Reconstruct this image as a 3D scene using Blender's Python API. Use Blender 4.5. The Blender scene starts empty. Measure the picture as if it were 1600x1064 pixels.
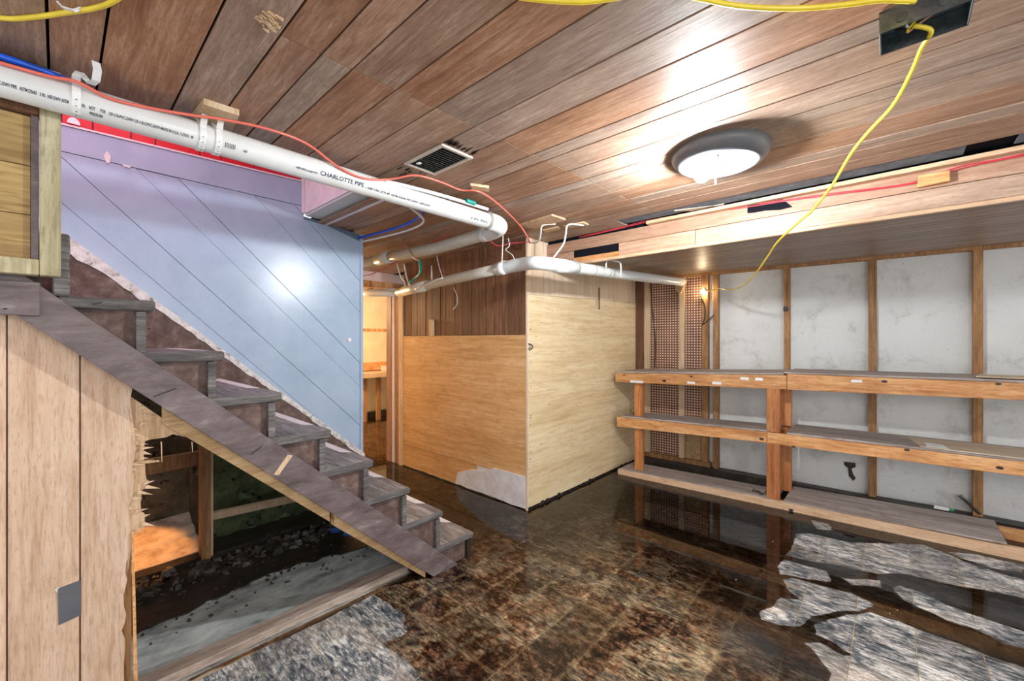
import bpy, bmesh, math, random
from mathutils import Vector, noise
from mathutils.geometry import delaunay_2d_cdt
random.seed(7)
SC = bpy.context.scene
COL = SC.collection
# ---------------------------------------------------------------- camera, sky, lights, exposure
HC = 1.3
AZ = math.radians(42.5)
FPX = 650.0
CA, SA = math.cos(AZ), math.sin(AZ)
cam_d = bpy.data.cameras.new('camera'); cam = bpy.data.objects.new('camera', cam_d); COL.objects.link(cam)
cam.location = (0, 0, HC)
cam.rotation_euler = (math.radians(90), 0, AZ - math.radians(90))
cam_d.sensor_width = 36; cam_d.lens = FPX / 1600 * 36; cam_d.clip_start = 0.02
SC.camera = cam
SC.view_settings.view_transform = 'Standard'; SC.view_settings.look = 'None'
SC.view_settings.gamma = 1; SC.view_settings.use_curve_mapping = False
SC.view_settings.exposure = 1.25
w = bpy.data.worlds.new('sky'); SC.world = w; w.use_nodes = True
w.node_tree.nodes['Background'].inputs[0].default_value = (0.93, 0.96, 1.0, 1)
w.node_tree.nodes['Background'].inputs[1].default_value = 0.72

def lamp(name, loc, power, col, size=0.1, kind='POINT', rot=None, sy=None):
    d = bpy.data.lights.new(name, kind); d.energy = power; d.color = col
    if kind == 'AREA':
        d.size = size
        if sy: d.shape = 'RECTANGLE'; d.size_y = sy
    else: d.shadow_soft_size = size
    o = bpy.data.objects.new(name, d); COL.objects.link(o); o.location = loc
    if rot: o.rotation_euler = rot
    return o
BULB = Vector((1.813, 0.587, 1.990))
BULB_STRENGTH = 980
lamp('fill_light', (0.2, -1.6, 1.75), 24, (1, .97, .92), 0.25)                 # unseen fill light added behind the camera to brighten the room
lamp('upstairs_lamp', (0.1, 2.40, 2.78), 5.5, (1, .56, .68), 0.7, 'AREA', (0, 0, 0), 1.2)
lamp('far_room_lamp', (2.3, 5.4, 1.75), 62, (1, .72, .42), 0.08)
sp = lamp('under_stair_lamp', (-0.50, 3.05, 0.95), 60, (1, .42, .10), 0.02, 'SPOT', None)
sp.data.spot_size = math.radians(33); sp.data.spot_blend = .15
sp.rotation_euler = (Vector((.16, 3.17, 0)) - Vector((-.5, 3.05, .95))).to_track_quat('-Z', 'Y').to_euler()

# ---------------------------------------------------------------- picture measurements to world points
def ray(px, py):
    u = (px - 800) / FPX; v = (532 - py) / FPX
    return (CA + u * SA, SA - u * CA, v)
def at(px, py, ax, val):
    r = ray(px, py); o = (0, 0, HC); t = (val - o[ax]) / r[ax]
    return Vector((r[0] * t, r[1] * t, HC + r[2] * t))
def PX(px, py, x): return at(px, py, 0, x)
def PY(px, py, y): return at(px, py, 1, y)
def PZ(px, py, z=0): return at(px, py, 2, z)

# ---------------------------------------------------------------- materials
def nodes_of(m):
    m.use_nodes = True; nt = m.node_tree
    return nt, nt.nodes['Principled BSDF']
def N(nt, typ, **kw):
    n = nt.nodes.new(typ)
    for k, v in kw.items(): setattr(n, k, v)
    return n
def ramp(nt, fac, stops):
    r = N(nt, 'ShaderNodeValToRGB'); cr = r.color_ramp
    while len(cr.elements) < len(stops): cr.elements.new(0.5)
    for e, (p, c) in zip(cr.elements, stops): e.position = p; e.color = (*c, 1) if len(c) == 3 else c
    nt.links.new(fac, r.inputs[0]); return r.outputs[0]
def mixc(nt, fac, a, b, mode='MIX'):
    m = N(nt, 'ShaderNodeMix', data_type='RGBA', blend_type=mode)
    for i, s in ((0, fac), (6, a), (7, b)):
        if isinstance(s, (int, float)): m.inputs[i].default_value = s
        elif isinstance(s, tuple): m.inputs[i].default_value = (*s, 1)
        else: nt.links.new(s, m.inputs[i])
    return m.outputs[2]
def math_(nt, op, a, b=None, c=None):
    m = N(nt, 'ShaderNodeMath', operation=op)
    for i, s in enumerate((a, b, c)):
        if s is None: continue
        if isinstance(s, (int, float)): m.inputs[i].default_value = s
        else: nt.links.new(s, m.inputs[i])
    return m.outputs[0]
def noise_t(nt, vec, scale, detail=4, rough=0.6, dist=0.0):
    n = N(nt, 'ShaderNodeTexNoise'); n.inputs['Scale'].default_value = scale
    n.inputs['Detail'].default_value = detail; n.inputs['Roughness'].default_value = rough
    n.inputs['Distortion'].default_value = dist
    nt.links.new(vec, n.inputs['Vector']); return n.outputs['Fac']
def mapped(nt, src, scale, rnd=True, rot=(0, 0, 0)):
    mp = N(nt, 'ShaderNodeMapping'); mp.inputs['Scale'].default_value = scale; mp.inputs['Rotation'].default_value = rot
    nt.links.new(src, mp.inputs['Vector'])
    if rnd:
        oi = N(nt, 'ShaderNodeObjectInfo')
        v = N(nt, 'ShaderNodeVectorMath', operation='SCALE'); v.inputs[0].default_value = (37, 21, 53)
        nt.links.new(oi.outputs['Random'], v.inputs['Scale'])
        a = N(nt, 'ShaderNodeVectorMath', operation='ADD')
        nt.links.new(mp.outputs[0], a.inputs[0]); nt.links.new(v.outputs[0], a.inputs[1]); return a.outputs[0]
    return mp.outputs[0]
AXS = {'x': (0.06, 1, 1), 'y': (1, 0.06, 1), 'z': (1, 1, 0.06)}
def wood(name, dark, mid, light, axis='y', scale=55, rough=0.6, vary=0.25, dirt=0.5, dirtcol=(0.02, 0.013, 0.008), bump=0.25, spec=0.4, fine=1.0, hue=None, stretch=None, dirtlo=.52):
    m = bpy.data.materials.new(name); nt, b = nodes_of(m)
    tc = N(nt, 'ShaderNodeTexCoord').outputs['Object']
    st = stretch or AXS[axis]
    g1 = noise_t(nt, mapped(nt, tc, st), scale, 6, 0.7, 0.4)
    g2 = noise_t(nt, mapped(nt, tc, tuple(s if s == 1 else s * 2.5 for s in st)), scale * 0.18, 4, 0.6, 1.2)
    f = math_(nt, 'MULTIPLY_ADD', g1, 0.6 * fine, math_(nt, 'MULTIPLY', g2, 1 - 0.6 * fine))
    c = ramp(nt, f, [(0.34, dark), (0.5, mid), (0.63, light)])
    fl = noise_t(nt, mapped(nt, tc, tuple(s if s == 1 else s * 2 for s in st)), scale * 3.2, 3, 0.6, 0.2)
    c = mixc(nt, ramp(nt, fl, [(.36, (.55, .55, .55)), (.47, (0, 0, 0))]), c, dark)
    if vary:
        oi = N(nt, 'ShaderNodeObjectInfo')
        v = math_(nt, 'MULTIPLY_ADD', oi.outputs['Random'], 2 * vary, 1 - vary)
        hs = N(nt, 'ShaderNodeHueSaturation'); nt.links.new(v, hs.inputs['Value']); nt.links.new(c, hs.inputs['Color'])
        if hue:
            r2 = math_(nt, 'FRACT', math_(nt, 'MULTIPLY', oi.outputs['Random'], 7.31))
            nt.links.new(math_(nt, 'MULTIPLY_ADD', r2, 2 * hue, 0.5 - hue), hs.inputs['Hue'])
            nt.links.new(math_(nt, 'MULTIPLY_ADD', r2, -.5, 1.2), hs.inputs['Saturation'])
        c = hs.outputs[0]
    if dirt:
        d = noise_t(nt, mapped(nt, tc, (1, 1, 1)), 6, 8, 0.75, 0.6)
        df = ramp(nt, d, [(dirtlo, (0, 0, 0)), (dirtlo + .22, (1, 1, 1))])
        c = mixc(nt, math_(nt, 'MULTIPLY', df, dirt), c, dirtcol)
    nt.links.new(c, b.inputs['Base Color']); b.inputs['Roughness'].default_value = rough
    b.inputs['Specular IOR Level'].default_value = spec
    bp = N(nt, 'ShaderNodeBump'); bp.inputs['Strength'].default_value = bump; bp.inputs['Distance'].default_value = 0.004
    nt.links.new(f, bp.inputs['Height']); nt.links.new(bp.outputs[0], b.inputs['Normal'])
    return m
def mottled(name, stops, scale=8, rough=0.7, bump=0.3, spec=0.3, detail=8, nrough=0.7, st=(1, 1, 1), metal=0, specks=None, rnd=True, dist=.3, bdist=.01):
    m = bpy.data.materials.new(name); nt, b = nodes_of(m)
    tc = N(nt, 'ShaderNodeTexCoord').outputs['Object']
    f = noise_t(nt, mapped(nt, tc, st, rnd), scale, detail, nrough, dist)
    c = ramp(nt, f, stops)
    if specks:
        s = noise_t(nt, mapped(nt, tc, (1, 1, 1), rnd), specks[0], 3, 0.6)
        c = mixc(nt, ramp(nt, s, [(specks[1], (0, 0, 0)), (specks[1] + .05, (1, 1, 1))]), c, specks[2])
    nt.links.new(c, b.inputs['Base Color']); b.inputs['Roughness'].default_value = rough
    b.inputs['Specular IOR Level'].default_value = spec; b.inputs['Metallic'].default_value = metal
    bp = N(nt, 'ShaderNodeBump'); bp.inputs['Strength'].default_value = bump; bp.inputs['Distance'].default_value = bdist
    nt.links.new(f, bp.inputs['Height']); nt.links.new(bp.outputs[0], b.inputs['Normal'])
    return m
def plain(name, col, rough=0.5, spec=0.5, metal=0):
    k = .82
    return mottled(name, [(0.3, tuple(c * k for c in col)), (0.6, col)], 14, rough, 0.05, spec, metal=metal)
def emit(name, col, s):
    m = bpy.data.materials.new(name); nt, b = nodes_of(m)
    b.inputs['Emission Color'].default_value = (*col, 1); b.inputs['Emission Strength'].default_value = s
    b.inputs['Base Color'].default_value = (*col, 1)
    return m
M = {}
M['ceil'] = wood('ceiling_veneer', (.24, .128, .08), (.385, .235, .155), (.53, .365, .26), 'y', 95, .50, .12, .40, (.15, .08, .05), .3, .28, hue=.005)
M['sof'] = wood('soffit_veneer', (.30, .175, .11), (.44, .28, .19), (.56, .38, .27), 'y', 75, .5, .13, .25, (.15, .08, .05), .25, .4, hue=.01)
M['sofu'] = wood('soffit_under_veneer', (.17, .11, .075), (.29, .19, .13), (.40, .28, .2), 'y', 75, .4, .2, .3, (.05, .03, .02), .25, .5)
M['panel'] = wood('left_panel_veneer', (.48, .29, .18), (.72, .50, .345), (.80, .60, .45), 'z', 60, .6, .1, .35, (.32, .19, .11), .3, .3)
M['panelcore'] = wood('torn_ply', (.46, .27, .14), (.70, .48, .29), (.80, .60, .40), 'z', 70, .9, .15, .3, (.2, .12, .06), .6)
M['pine'] = wood('pine_board', (.20, .11, .035), (.46, .31, .12), (.68, .53, .27), 'x', 26, .6, .12, .25, (.16, .12, .05), .3, stretch=(.05, 1, 1), fine=.7)
M['pinegreen'] = wood('pine_trim', (.26, .22, .12), (.44, .38, .22), (.60, .54, .36), 'z', 40, .6, .08, .5, (.12, .09, .05), .3)
M['stair'] = mottled('brown_stair_paint', [(.3, (.055, .037, .037)), (.45, (.125, .09, .09)), (.57, (.18, .137, .137)), (.70, (.34, .29, .285))], 14, .4, .4, .5, st=(.35, 1, 1), specks=(80, .71, (.42, .37, .36)))
M['carriage'] = mottled('worn_brown_paint', [(.3, (.065, .038, .030)), (.5, (.15, .095, .080)), (.62, (.22, .155, .135)), (.74, (.40, .35, .32))], 16, .6, .35, .3, specks=(40, .66, (.05, .03, .025)))
M['tread'] = wood('weathered_tread', (.06, .055, .054), (.20, .187, .18), (.46, .435, .42), 'y', 60, .55, .12, .5, (.03, .024, .02), .7, .4)
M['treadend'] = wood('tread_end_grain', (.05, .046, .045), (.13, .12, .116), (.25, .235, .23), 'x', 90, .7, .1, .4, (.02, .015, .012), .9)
M['raw'] = wood('raw_lumber', (.28, .165, .07), (.46, .30, .145), (.58, .41, .22), 'x', 45, .7, .12, .4, (.14, .08, .04), .3, stretch=(.08, 1, 1))
M['shelf'] = wood('shelf_lumber', (.36, .125, .035), (.66, .32, .12), (.80, .48, .23), 'y', 40, .5, .12, .3, (.20, .07, .02), .3)
M['shelfpale'] = wood('pale_shelf_lumber', (.48, .28, .15), (.68, .45, .28), (.78, .57, .39), 'y', 40, .55, .08, .4, (.22, .10, .05), .3)
M['post'] = wood('post_lumber', (.30, .09, .025), (.56, .21, .07), (.70, .34, .13), 'z', 40, .5, .12, .3, (.16, .05, .02), .3)
M['stud'] = wood('stud_lumber', (.19, .085, .035), (.36, .18, .07), (.52, .30, .13), 'z', 45, .65, .2, .4, (.06, .03, .015), .3)
M['studpale'] = wood('pale_stud_lumber', (.50, .34, .19), (.66, .48, .30), (.76, .6, .42), 'z', 45, .65, .1, .3, (.3, .18, .1), .3)
M['shelfply'] = wood('shelf_plywood', (.20, .155, .135), (.40, .335, .30), (.56, .49, .45), 'y', 30, .7, .08, .5, (.09, .06, .05), .4)
M['cardboard'] = wood('old_board', (.48, .36, .24), (.64, .51, .37), (.76, .65, .5), 'y', 30, .8, .1, .3, (.3, .2, .12), .2)
M['plyL'] = wood('orange_plywood', (.54, .27, .09), (.74, .43, .18), (.84, .56, .28), 'y', 30, .5, 0, .32, (.36, .16, .05), .15, .4, stretch=(1, .05, 1), dirtlo=.5)
M['plyR'] = wood('cream_plywood', (.62, .43, .21), (.80, .62, .37), (.87, .73, .49), 'x', 26, .5, 0, .22, (.5, .33, .16), .15, .4, stretch=(.05, 1, 1), dirtlo=.5)
M['plytop'] = wood('pale_wall_panel', (.62, .45, .29), (.76, .60, .43), (.83, .69, .53), 'z', 40, .5, 0, .15, (.5, .34, .2), .1)
M['darkplank'] = wood('brown_wall_plank', (.10, .042, .022), (.20, .09, .048), (.30, .15, .08), 'z', 45, .5, .22, .35, (.05, .02, .01), .3)
M['jamb'] = wood('pink_brown_jamb', (.22, .10, .07), (.36, .19, .135), (.46, .27, .2), 'z', 45, .55, .1, .3, (.1, .04, .03), .2)
M['pvc'] = mottled('white_pvc', [(.25, (.64, .65, .63)), (.6, (.76, .77, .76))], 5, .3, .03, .5)
M['pvcold'] = mottled('aged_pvc', [(.25, (.45, .40, .31)), (.5, (.62, .56, .46)), (.7, (.74, .70, .62))], 6, .4, .06, .5, st=(1, .3, 1))
M['ink'] = plain('print_ink', (.05, .06, .09), .6, .2)
M['strap'] = plain('white_strap', (.86, .87, .86), .5)
M['hole'] = plain('strap_hole', (.06, .06, .06), .8, .1)
M['greyring'] = plain('grey_solvent_ring', (.36, .34, .30), .5)
M['red'] = plain('red_tube', (.80, .17, .12), .35)
M['redwire'] = plain('red_wire', (.62, .05, .07), .4)
M['blue'] = plain('blue_tube', (.02, .12, .75), .3)
M['green'] = plain('green_tape', (.0, .26, .20), .4)
M['yellow'] = plain('yellow_cable', (.88, .68, .05), .3)
M['yellowpale'] = plain('pale_yellow_cable', (.86, .76, .28), .35)
M['black'] = plain('black_cord', (.03, .025, .02), .5)
M['copper'] = plain('copper_hook', (.55, .28, .17), .4)
M['steel'] = mottled('galvanised_steel', [(.3, (.05, .07, .08)), (.5, (.14, .17, .18)), (.7, (.30, .33, .33))], 12, .35, .1, .5, metal=.85)
M['brick'] = plain('red_brick_paint', (.62, .012, .02), .35)
M['mortar'] = plain('pink_mortar', (.75, .28, .28), .7)
M['trimwhite'] = plain('white_trim', (.80, .74, .77), .5)
M['bluewall'] = mottled('blue_wall_paint', [(.25, (.30, .42, .56)), (.5, (.38, .50, .645)), (.75, (.44, .56, .70))], 3.0, .27, .25, .5, specks=(38, .72, (.25, .3, .4)), rnd=False, bdist=.004)
M['oldpaint'] = mottled('old_white_paint', [(.30, (.30, .2, .13)), (.36, (.66, .64, .62)), (.6, (.84, .85, .87))], 9, .5, .3)
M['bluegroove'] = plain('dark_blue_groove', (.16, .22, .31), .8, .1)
M['plaster'] = mottled('chipped_white_plaster', [(.36, (.28, .24, .22)), (.46, (.68, .65, .62)), (.6, (.86, .85, .83))], 30, .85, .5)
M['whitewall'] = mottled('white_masonry', [(.28, (.5, .49, .44)), (.38, (.72, .73, .70)), (.48, (.87, .89, .88)), (.8, (.92, .94, .93))], 4.5, .7, .9, .3, detail=12, nrough=.78, specks=(34, .73, (.22, .2, .17)), bdist=.03)
M['peg'] = None
M['void'] = plain('dark_void', (.010, .010, .014), .9, .05)
M['membrane'] = mottled('grey_blue_membrane', [(.3, (.06, .08, .11)), (.6, (.16, .20, .25)), (.8, (.3, .34, .38))], 14, .6, .3)
M['tar'] = mottled('black_damp_timber', [(.3, (.010, .008, .007)), (.6, (.035, .026, .02)), (.8, (.09, .07, .055))], 12, .35, .6, .5)
M['mould'] = mottled('mouldy_wall', [(.3, (.03, .026, .016)), (.5, (.115, .095, .062)), (.7, (.19, .17, .12))], 7, .85, .5, specks=(22, .60, (.015, .013, .01)))
M['mouldgreen'] = mottled('green_mouldy_wall', [(.3, (.03, .04, .018)), (.5, (.10, .125, .06)), (.7, (.17, .20, .11))], 6, .85, .5, specks=(22, .62, (.015, .02, .01)))
M['cream'] = mottled('cream_wall', [(.3, (.72, .6, .42)), (.6, (.84, .75, .58))], 4, .7, .1)
M['rubble'] = mottled('wet_rubble', [(.3, (.012, .011, .009)), (.5, (.045, .04, .032)), (.72, (.16, .14, .11)), (.85, (.4, .38, .34))], 18, .4, .6, .5)
M['paper'] = plain('white_paper', (.84, .84, .82), .7)
M['enamel'] = mottled('grey_enamel_pan', [(.3, (.085, .09, .10)), (.7, (.15, .155, .17))], 4, .4, .05, .5)
M['foil'] = mottled('crumpled_foil', [(.35, (.025, .025, .025)), (.6, (.12, .12, .12))], 24, .3, 1.0, .5, metal=.3, bdist=.03)
M['vent'] = plain('beige_vent_frame', (.62, .54, .45), .5)
M['dust'] = mottled('dusty_grille', [(.3, (.03, .03, .026)), (.5, (.12, .12, .1)), (.75, (.4, .4, .36))], 60, .8, .8)
M['soot'] = plain('soot', (.05, .035, .03), .9, .1)
M['bluebottle'] = plain('blue_plastic', (.02, .1, .35), .2)
M['greenplastic'] = plain('green_plastic', (.03, .35, .12), .3)
M['socket'] = plain('white_plastic', (.8, .78, .75), .4)
M['grime'] = mottled('black_grime', [(.35, (.012, .010, .008)), (.7, (.06, .045, .035))], 22, .55, .5, .4)
M['sill'] = wood('driftwood_sill', (.20, .14, .11), (.42, .33, .27), (.60, .51, .44), 'x', 26, .6, 0, .5, (.28, .12, .05), .6, stretch=(.08, 1, 1))
M['tape'] = plain('white_tread_tape', (.80, .80, .80), .6)
M['dirt'] = mottled('sandy_soil', [(.3, (.30, .2, .13)), (.6, (.62, .48, .36))], 12, .9, .6)

def pegboard():
    m = bpy.data.materials.new('pegboard'); nt, b = nodes_of(m)
    tc = N(nt, 'ShaderNodeTexCoord').outputs['Object']
    s = N(nt, 'ShaderNodeSeparateXYZ'); nt.links.new(tc, s.inputs[0])
    def cell(o):
        f = math_(nt, 'FRACT', math_(nt, 'MULTIPLY', o, 1 / .0262)); return math_(nt, 'SUBTRACT', f, .5)
    a, c = cell(s.outputs['Y']), cell(s.outputs['Z'])
    d = math_(nt, 'SQRT', math_(nt, 'ADD', math_(nt, 'POWER', math_(nt, 'ABSOLUTE', a), 2), math_(nt, 'POWER', math_(nt, 'ABSOLUTE', c), 2)))
    base = ramp(nt, noise_t(nt, tc, 5, 6, .7), [(.3, (.13, .045, .022)), (.7, (.27, .105, .055))])
    hole = ramp(nt, d, [(.22, (1, 1, 1)), (.29, (0, 0, 0))])
    nt.links.new(mixc(nt, hole, base, (.85, .72, .58)), b.inputs['Base Color']); b.inputs['Roughness'].default_value = .55
    return m
M['peg'] = pegboard()

def tile_mat():
    m = bpy.data.materials.new('vinyl_tile_residue'); nt, b = nodes_of(m)
    pos = N(nt, 'ShaderNodeNewGeometry').outputs['Position']
    big = noise_t(nt, mapped(nt, pos, (1, .6, 1), False), 9, 12, .8, .8)
    fine = noise_t(nt, mapped(nt, pos, (1, .24, 1), False, (0, 0, .2)), 70, 6, .8, .5)
    f = math_(nt, 'MULTIPLY_ADD', fine, .55, math_(nt, 'MULTIPLY', big, .45))
    c = ramp(nt, f, [(.42, (.03, .042, .055)), (.465, (.10, .12, .14)), (.5, (.26, .27, .275)), (.53, (.50, .49, .46)), (.575, (.80, .79, .76))])
    tan = ramp(nt, noise_t(nt, mapped(nt, pos, (1, .6, 1), False), 4, 8, .7, .5), [(.5, (0, 0, 0)), (.64, (1, 1, 1))])
    c = mixc(nt, math_(nt, 'MULTIPLY', tan, .45), c, (.50, .38, .27))
    oi = N(nt, 'ShaderNodeObjectInfo')
    hs = N(nt, 'ShaderNodeHueSaturation'); nt.links.new(c, hs.inputs['Color'])
    nt.links.new(math_(nt, 'MULTIPLY_ADD', oi.outputs['Random'], .75, .62), hs.inputs['Value'])
    nt.links.new(hs.outputs[0], b.inputs['Base Color']); b.inputs['Roughness'].default_value = .55
    bp = N(nt, 'ShaderNodeBump'); bp.inputs['Strength'].default_value = .5; bp.inputs['Distance'].default_value = .006
    nt.links.new(f, bp.inputs['Height']); nt.links.new(bp.outputs[0], b.inputs['Normal'])
    return m
M['tile'] = tile_mat()
M['adhesive'] = mottled('tan_adhesive', [(.3, (.34, .25, .16)), (.5, (.58, .44, .29)), (.7, (.72, .58, .42))], 14, .6, .3)
M['concrete'] = mottled('damp_concrete', [(.3, (.14, .155, .15)), (.48, (.42, .46, .45)), (.66, (.68, .73, .71))], 11, .6, .4, .4, st=(.5, 1, 1))
def water_mat():
    m = bpy.data.materials.new('murky_water'); m.use_nodes = True; nt = m.node_tree
    nt.nodes.clear(); out = N(nt, 'ShaderNodeOutputMaterial')
    pos = N(nt, 'ShaderNodeNewGeometry').outputs['Position']
    a = noise_t(nt, mapped(nt, pos, (1, .9, 1), False), 4.2, 12, .78, .6)
    b2 = noise_t(nt, mapped(nt, pos, (1, .8, 1), False), 30, 9, .82, .4)
    f = math_(nt, 'MULTIPLY_ADD', a, .5, math_(nt, 'MULTIPLY', b2, .5))
    # the silt lies thicker along the tile joints
    s = N(nt, 'ShaderNodeSeparateXYZ'); nt.links.new(pos, s.inputs[0])
    def joint(o, off):
        fr = math_(nt, 'FRACT', math_(nt, 'MULTIPLY', math_(nt, 'SUBTRACT', o, off), 1 / TS))
        return math_(nt, 'ABSOLUTE', math_(nt, 'SUBTRACT', fr, .5))
    j = math_(nt, 'MAXIMUM', joint(s.outputs['X'], TX), joint(s.outputs['Y'], TY))
    jj = ramp(nt, j, [(.42, (0, 0, 0)), (.495, (1, 1, 1))])
    f = math_(nt, 'MULTIPLY_ADD', jj, .06, f)
    tint = ramp(nt, f, [(.42, (.15, .11, .10)), (.465, (.36, .24, .185)), (.497, (.82, .54, .37)), (.53, (1, .88, .70))])
    # the floor dips, so the water is deeper and darker towards the shelves and the box
    dp = math_(nt, 'MULTIPLY_ADD', s.outputs['X'], .9, math_(nt, 'MULTIPLY', s.outputs['Y'], .62))
    dp = math_(nt, 'MULTIPLY_ADD', a, 1.2, dp)
    deep = ramp(nt, math_(nt, 'MULTIPLY', dp, .2), [(.60, (0, 0, 0)), (.76, (1, 1, 1))])
    tint = mixc(nt, math_(nt, 'MULTIPLY', deep, .62), tint, (.13, .105, .09))
    # silt-dark channels between the dry islands at the shelf side
    ch = math_(nt, 'MULTIPLY_ADD', a, .8, math_(nt, 'MULTIPLY', math_(nt, 'SUBTRACT', s.outputs['X'], s.outputs['Y']), .8))
    chm = ramp(nt, math_(nt, 'MULTIPLY', ch, .4), [(.56, (0, 0, 0)), (.72, (1, 1, 1))])
    tint = mixc(nt, math_(nt, 'MULTIPLY', chm, .72), tint, (.14, .095, .07))
    rgh = ramp(nt, math_(nt, 'MULTIPLY', dp, .2), [(.42, (.30, .30, .30)), (.60, (.025, .025, .025))])
    tr = N(nt, 'ShaderNodeBsdfTransparent'); nt.links.new(tint, tr.inputs[0])
    gl = N(nt, 'ShaderNodeBsdfGlossy'); nt.links.new(rgh, gl.inputs['Roughness'])
    fr = N(nt, 'ShaderNodeFresnel'); fr.inputs['IOR'].default_value = 1.6
    bp = N(nt, 'ShaderNodeBump'); bp.inputs['Strength'].default_value = .03; bp.inputs['Distance'].default_value = .004
    nt.links.new(noise_t(nt, pos, 9, 3, .5), bp.inputs['Height'])
    nt.links.new(bp.outputs[0], gl.inputs['Normal'])
    mx = N(nt, 'ShaderNodeMixShader'); nt.links.new(fr.outputs[0], mx.inputs[0])
    nt.links.new(tr.outputs[0], mx.inputs[1]); nt.links.new(gl.outputs[0], mx.inputs[2])
    nt.links.new(mx.outputs[0], out.inputs['Surface'])
    return m
TS, TX, TY = .2035, 1.551, 1.352
M['water'] = water_mat()

# ---------------------------------------------------------------- building helpers
class G:
    """collects shapes and links them as one mesh"""
    def __init__(s): s.v = []; s.f = []
    def add(s, vs, fs):
        n = len(s.v); s.v += [Vector(v) for v in vs]; s.f += [tuple(i + n for i in f) for f in fs]; return s
    def box(s, x0, x1, y0, y1, z0, z1):
        vs = [(x, y, z) for x in (x0, x1) for y in (y0, y1) for z in (z0, z1)]
        return s.add(vs, [(0, 1, 3, 2), (4, 6, 7, 5), (0, 4, 5, 1), (2, 3, 7, 6), (0, 2, 6, 4), (1, 5, 7, 3)])
    def hexa(s, lo, hi):
        """two quads, lower and upper ring"""
        return s.add(list(lo) + list(hi), [(3, 2, 1, 0), (4, 5, 6, 7), (0, 1, 5, 4), (1, 2, 6, 5), (2, 3, 7, 6), (3, 0, 4, 7)])
    def prism(s, pts, axis, a, b):
        """polygon of 2D points extruded along axis between a and b"""
        def mk(p, t):
            if axis == 'y': return (p[0], t, p[1])
            if axis == 'x': return (t, p[0], p[1])
            return (p[0], p[1], t)
        n = len(pts); vs = [mk(p, a) for p in pts] + [mk(p, b) for p in pts]
        fs = [tuple(range(n)), tuple(range(2 * n - 1, n - 1, -1))] + [(i, (i + 1) % n, n + (i + 1) % n, n + i) for i in range(n)]
        return s.add(vs, fs)
    def tube(s, pts, r, n=8, smooth=4, r2=None):
        pts = [Vector(p) for p in pts]
        if smooth > 1 and len(pts) > 2:
            q = []
            for i in range(len(pts) - 1):
                p0 = pts[max(i - 1, 0)]; p1 = pts[i]; p2 = pts[i + 1]; p3 = pts[min(i + 2, len(pts) - 1)]
                for k in range(smooth):
                    t = k / smooth
                    q.append(.5 * ((2 * p1) + (p2 - p0) * t + (2 * p0 - 5 * p1 + 4 * p2 - p3) * t * t + (3 * p1 - p0 - 3 * p2 + p3) * t ** 3))
            q.append(pts[-1]); pts = q
        vs = []; up = Vector((.13, .21, 1)).normalized(); m = len(pts)
        for i, p in enumerate(pts):
            d = (pts[min(i + 1, m - 1)] - pts[max(i - 1, 0)]).normalized()
            if abs(d.dot(up)) > .95: up = Vector((1, .1, 0)).normalized()
            a = d.cross(up).normalized(); b = a.cross(d).normalized(); up = b
            rr = r if r2 is None else r + (r2 - r) * i / (m - 1)
            for k in range(n):
                th = 2 * math.pi * k / n; vs.append(p + rr * (math.cos(th) * a + math.sin(th) * b))
        fs = [(i * n + k, i * n + (k + 1) % n, (i + 1) * n + (k + 1) % n, (i + 1) * n + k) for i in range(m - 1) for k in range(n)]
        fs += [tuple(range(n - 1, -1, -1)), tuple(range((m - 1) * n, m * n))]
        return s.add(vs, fs)
    def strip(s, pts, wvec, th):
        """flat ribbon along pts, width vector, thickness along the third direction"""
        pts = [Vector(p) for p in pts]; W = Vector(wvec) / 2; m = len(pts); vs = []
        for i, p in enumerate(pts):
            d = (pts[min(i + 1, m - 1)] - pts[max(i - 1, 0)]).normalized(); nn = d.cross(W).normalized() * th / 2
            vs += [p - W - nn, p + W - nn, p + W + nn, p - W + nn]
        fs = [(i * 4 + k, i * 4 + (k + 1) % 4, (i + 1) * 4 + (k + 1) % 4, (i + 1) * 4 + k) for i in range(m - 1) for k in range(4)]
        fs += [(3, 2, 1, 0), tuple(range((m - 1) * 4, m * 4))]
        return s.add(vs, fs)
    def lathe(s, prof, c, n=32):
        vs = [(c[0] + r * math.cos(2 * math.pi * k / n), c[1] + r * math.sin(2 * math.pi * k / n), c[2] + z) for r, z in prof for k in range(n)]
        m = len(prof)
        return s.add(vs, [(i * n + k, i * n + (k + 1) % n, (i + 1) * n + (k + 1) % n, (i + 1) * n + k) for i in range(m - 1) for k in range(n)])
def make(name, g, mat, parent=None, smooth=False, bevel=0, rough=None, kind=None, label=None):
    me = bpy.data.meshes.new(name)
    org = Vector((0, 0, 0)); p = parent
    while p is not None: org = org + p.location; p = p.parent
    me.from_pydata([v - org for v in g.v], [], g.f); me.update()
    bm = bmesh.new(); bm.from_mesh(me)
    bmesh.ops.recalc_face_normals(bm, faces=bm.faces)
    if bevel: bmesh.ops.bevel(bm, geom=list(bm.edges), offset=bevel, segments=1, affect='EDGES', clamp_overlap=True)
    if rough:
        amp, cuts = rough
        long = [e for e in bm.edges if e.calc_length() > .1]
        bmesh.ops.subdivide_edges(bm, edges=long, cuts=cuts, use_grid_fill=True)
        for v in bm.verts: v.co += noise.noise_vector(v.co * 23 + Vector((hash(name) % 7, 0, 3))) * amp
    bm.to_mesh(me); bm.free()
    if smooth: me.shade_smooth()
    me.materials.append(mat if not isinstance(mat, str) else M[mat])
    o = bpy.data.objects.new(name, me); COL.objects.link(o)
    if parent is not None: o.parent = parent
    if kind: o['kind'] = kind
    if label: o['label'] = label
    return o
def tag(o, label, cat, group=None):
    o['label'] = label; o['category'] = cat
    if group: o['group'] = group
    return o
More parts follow.
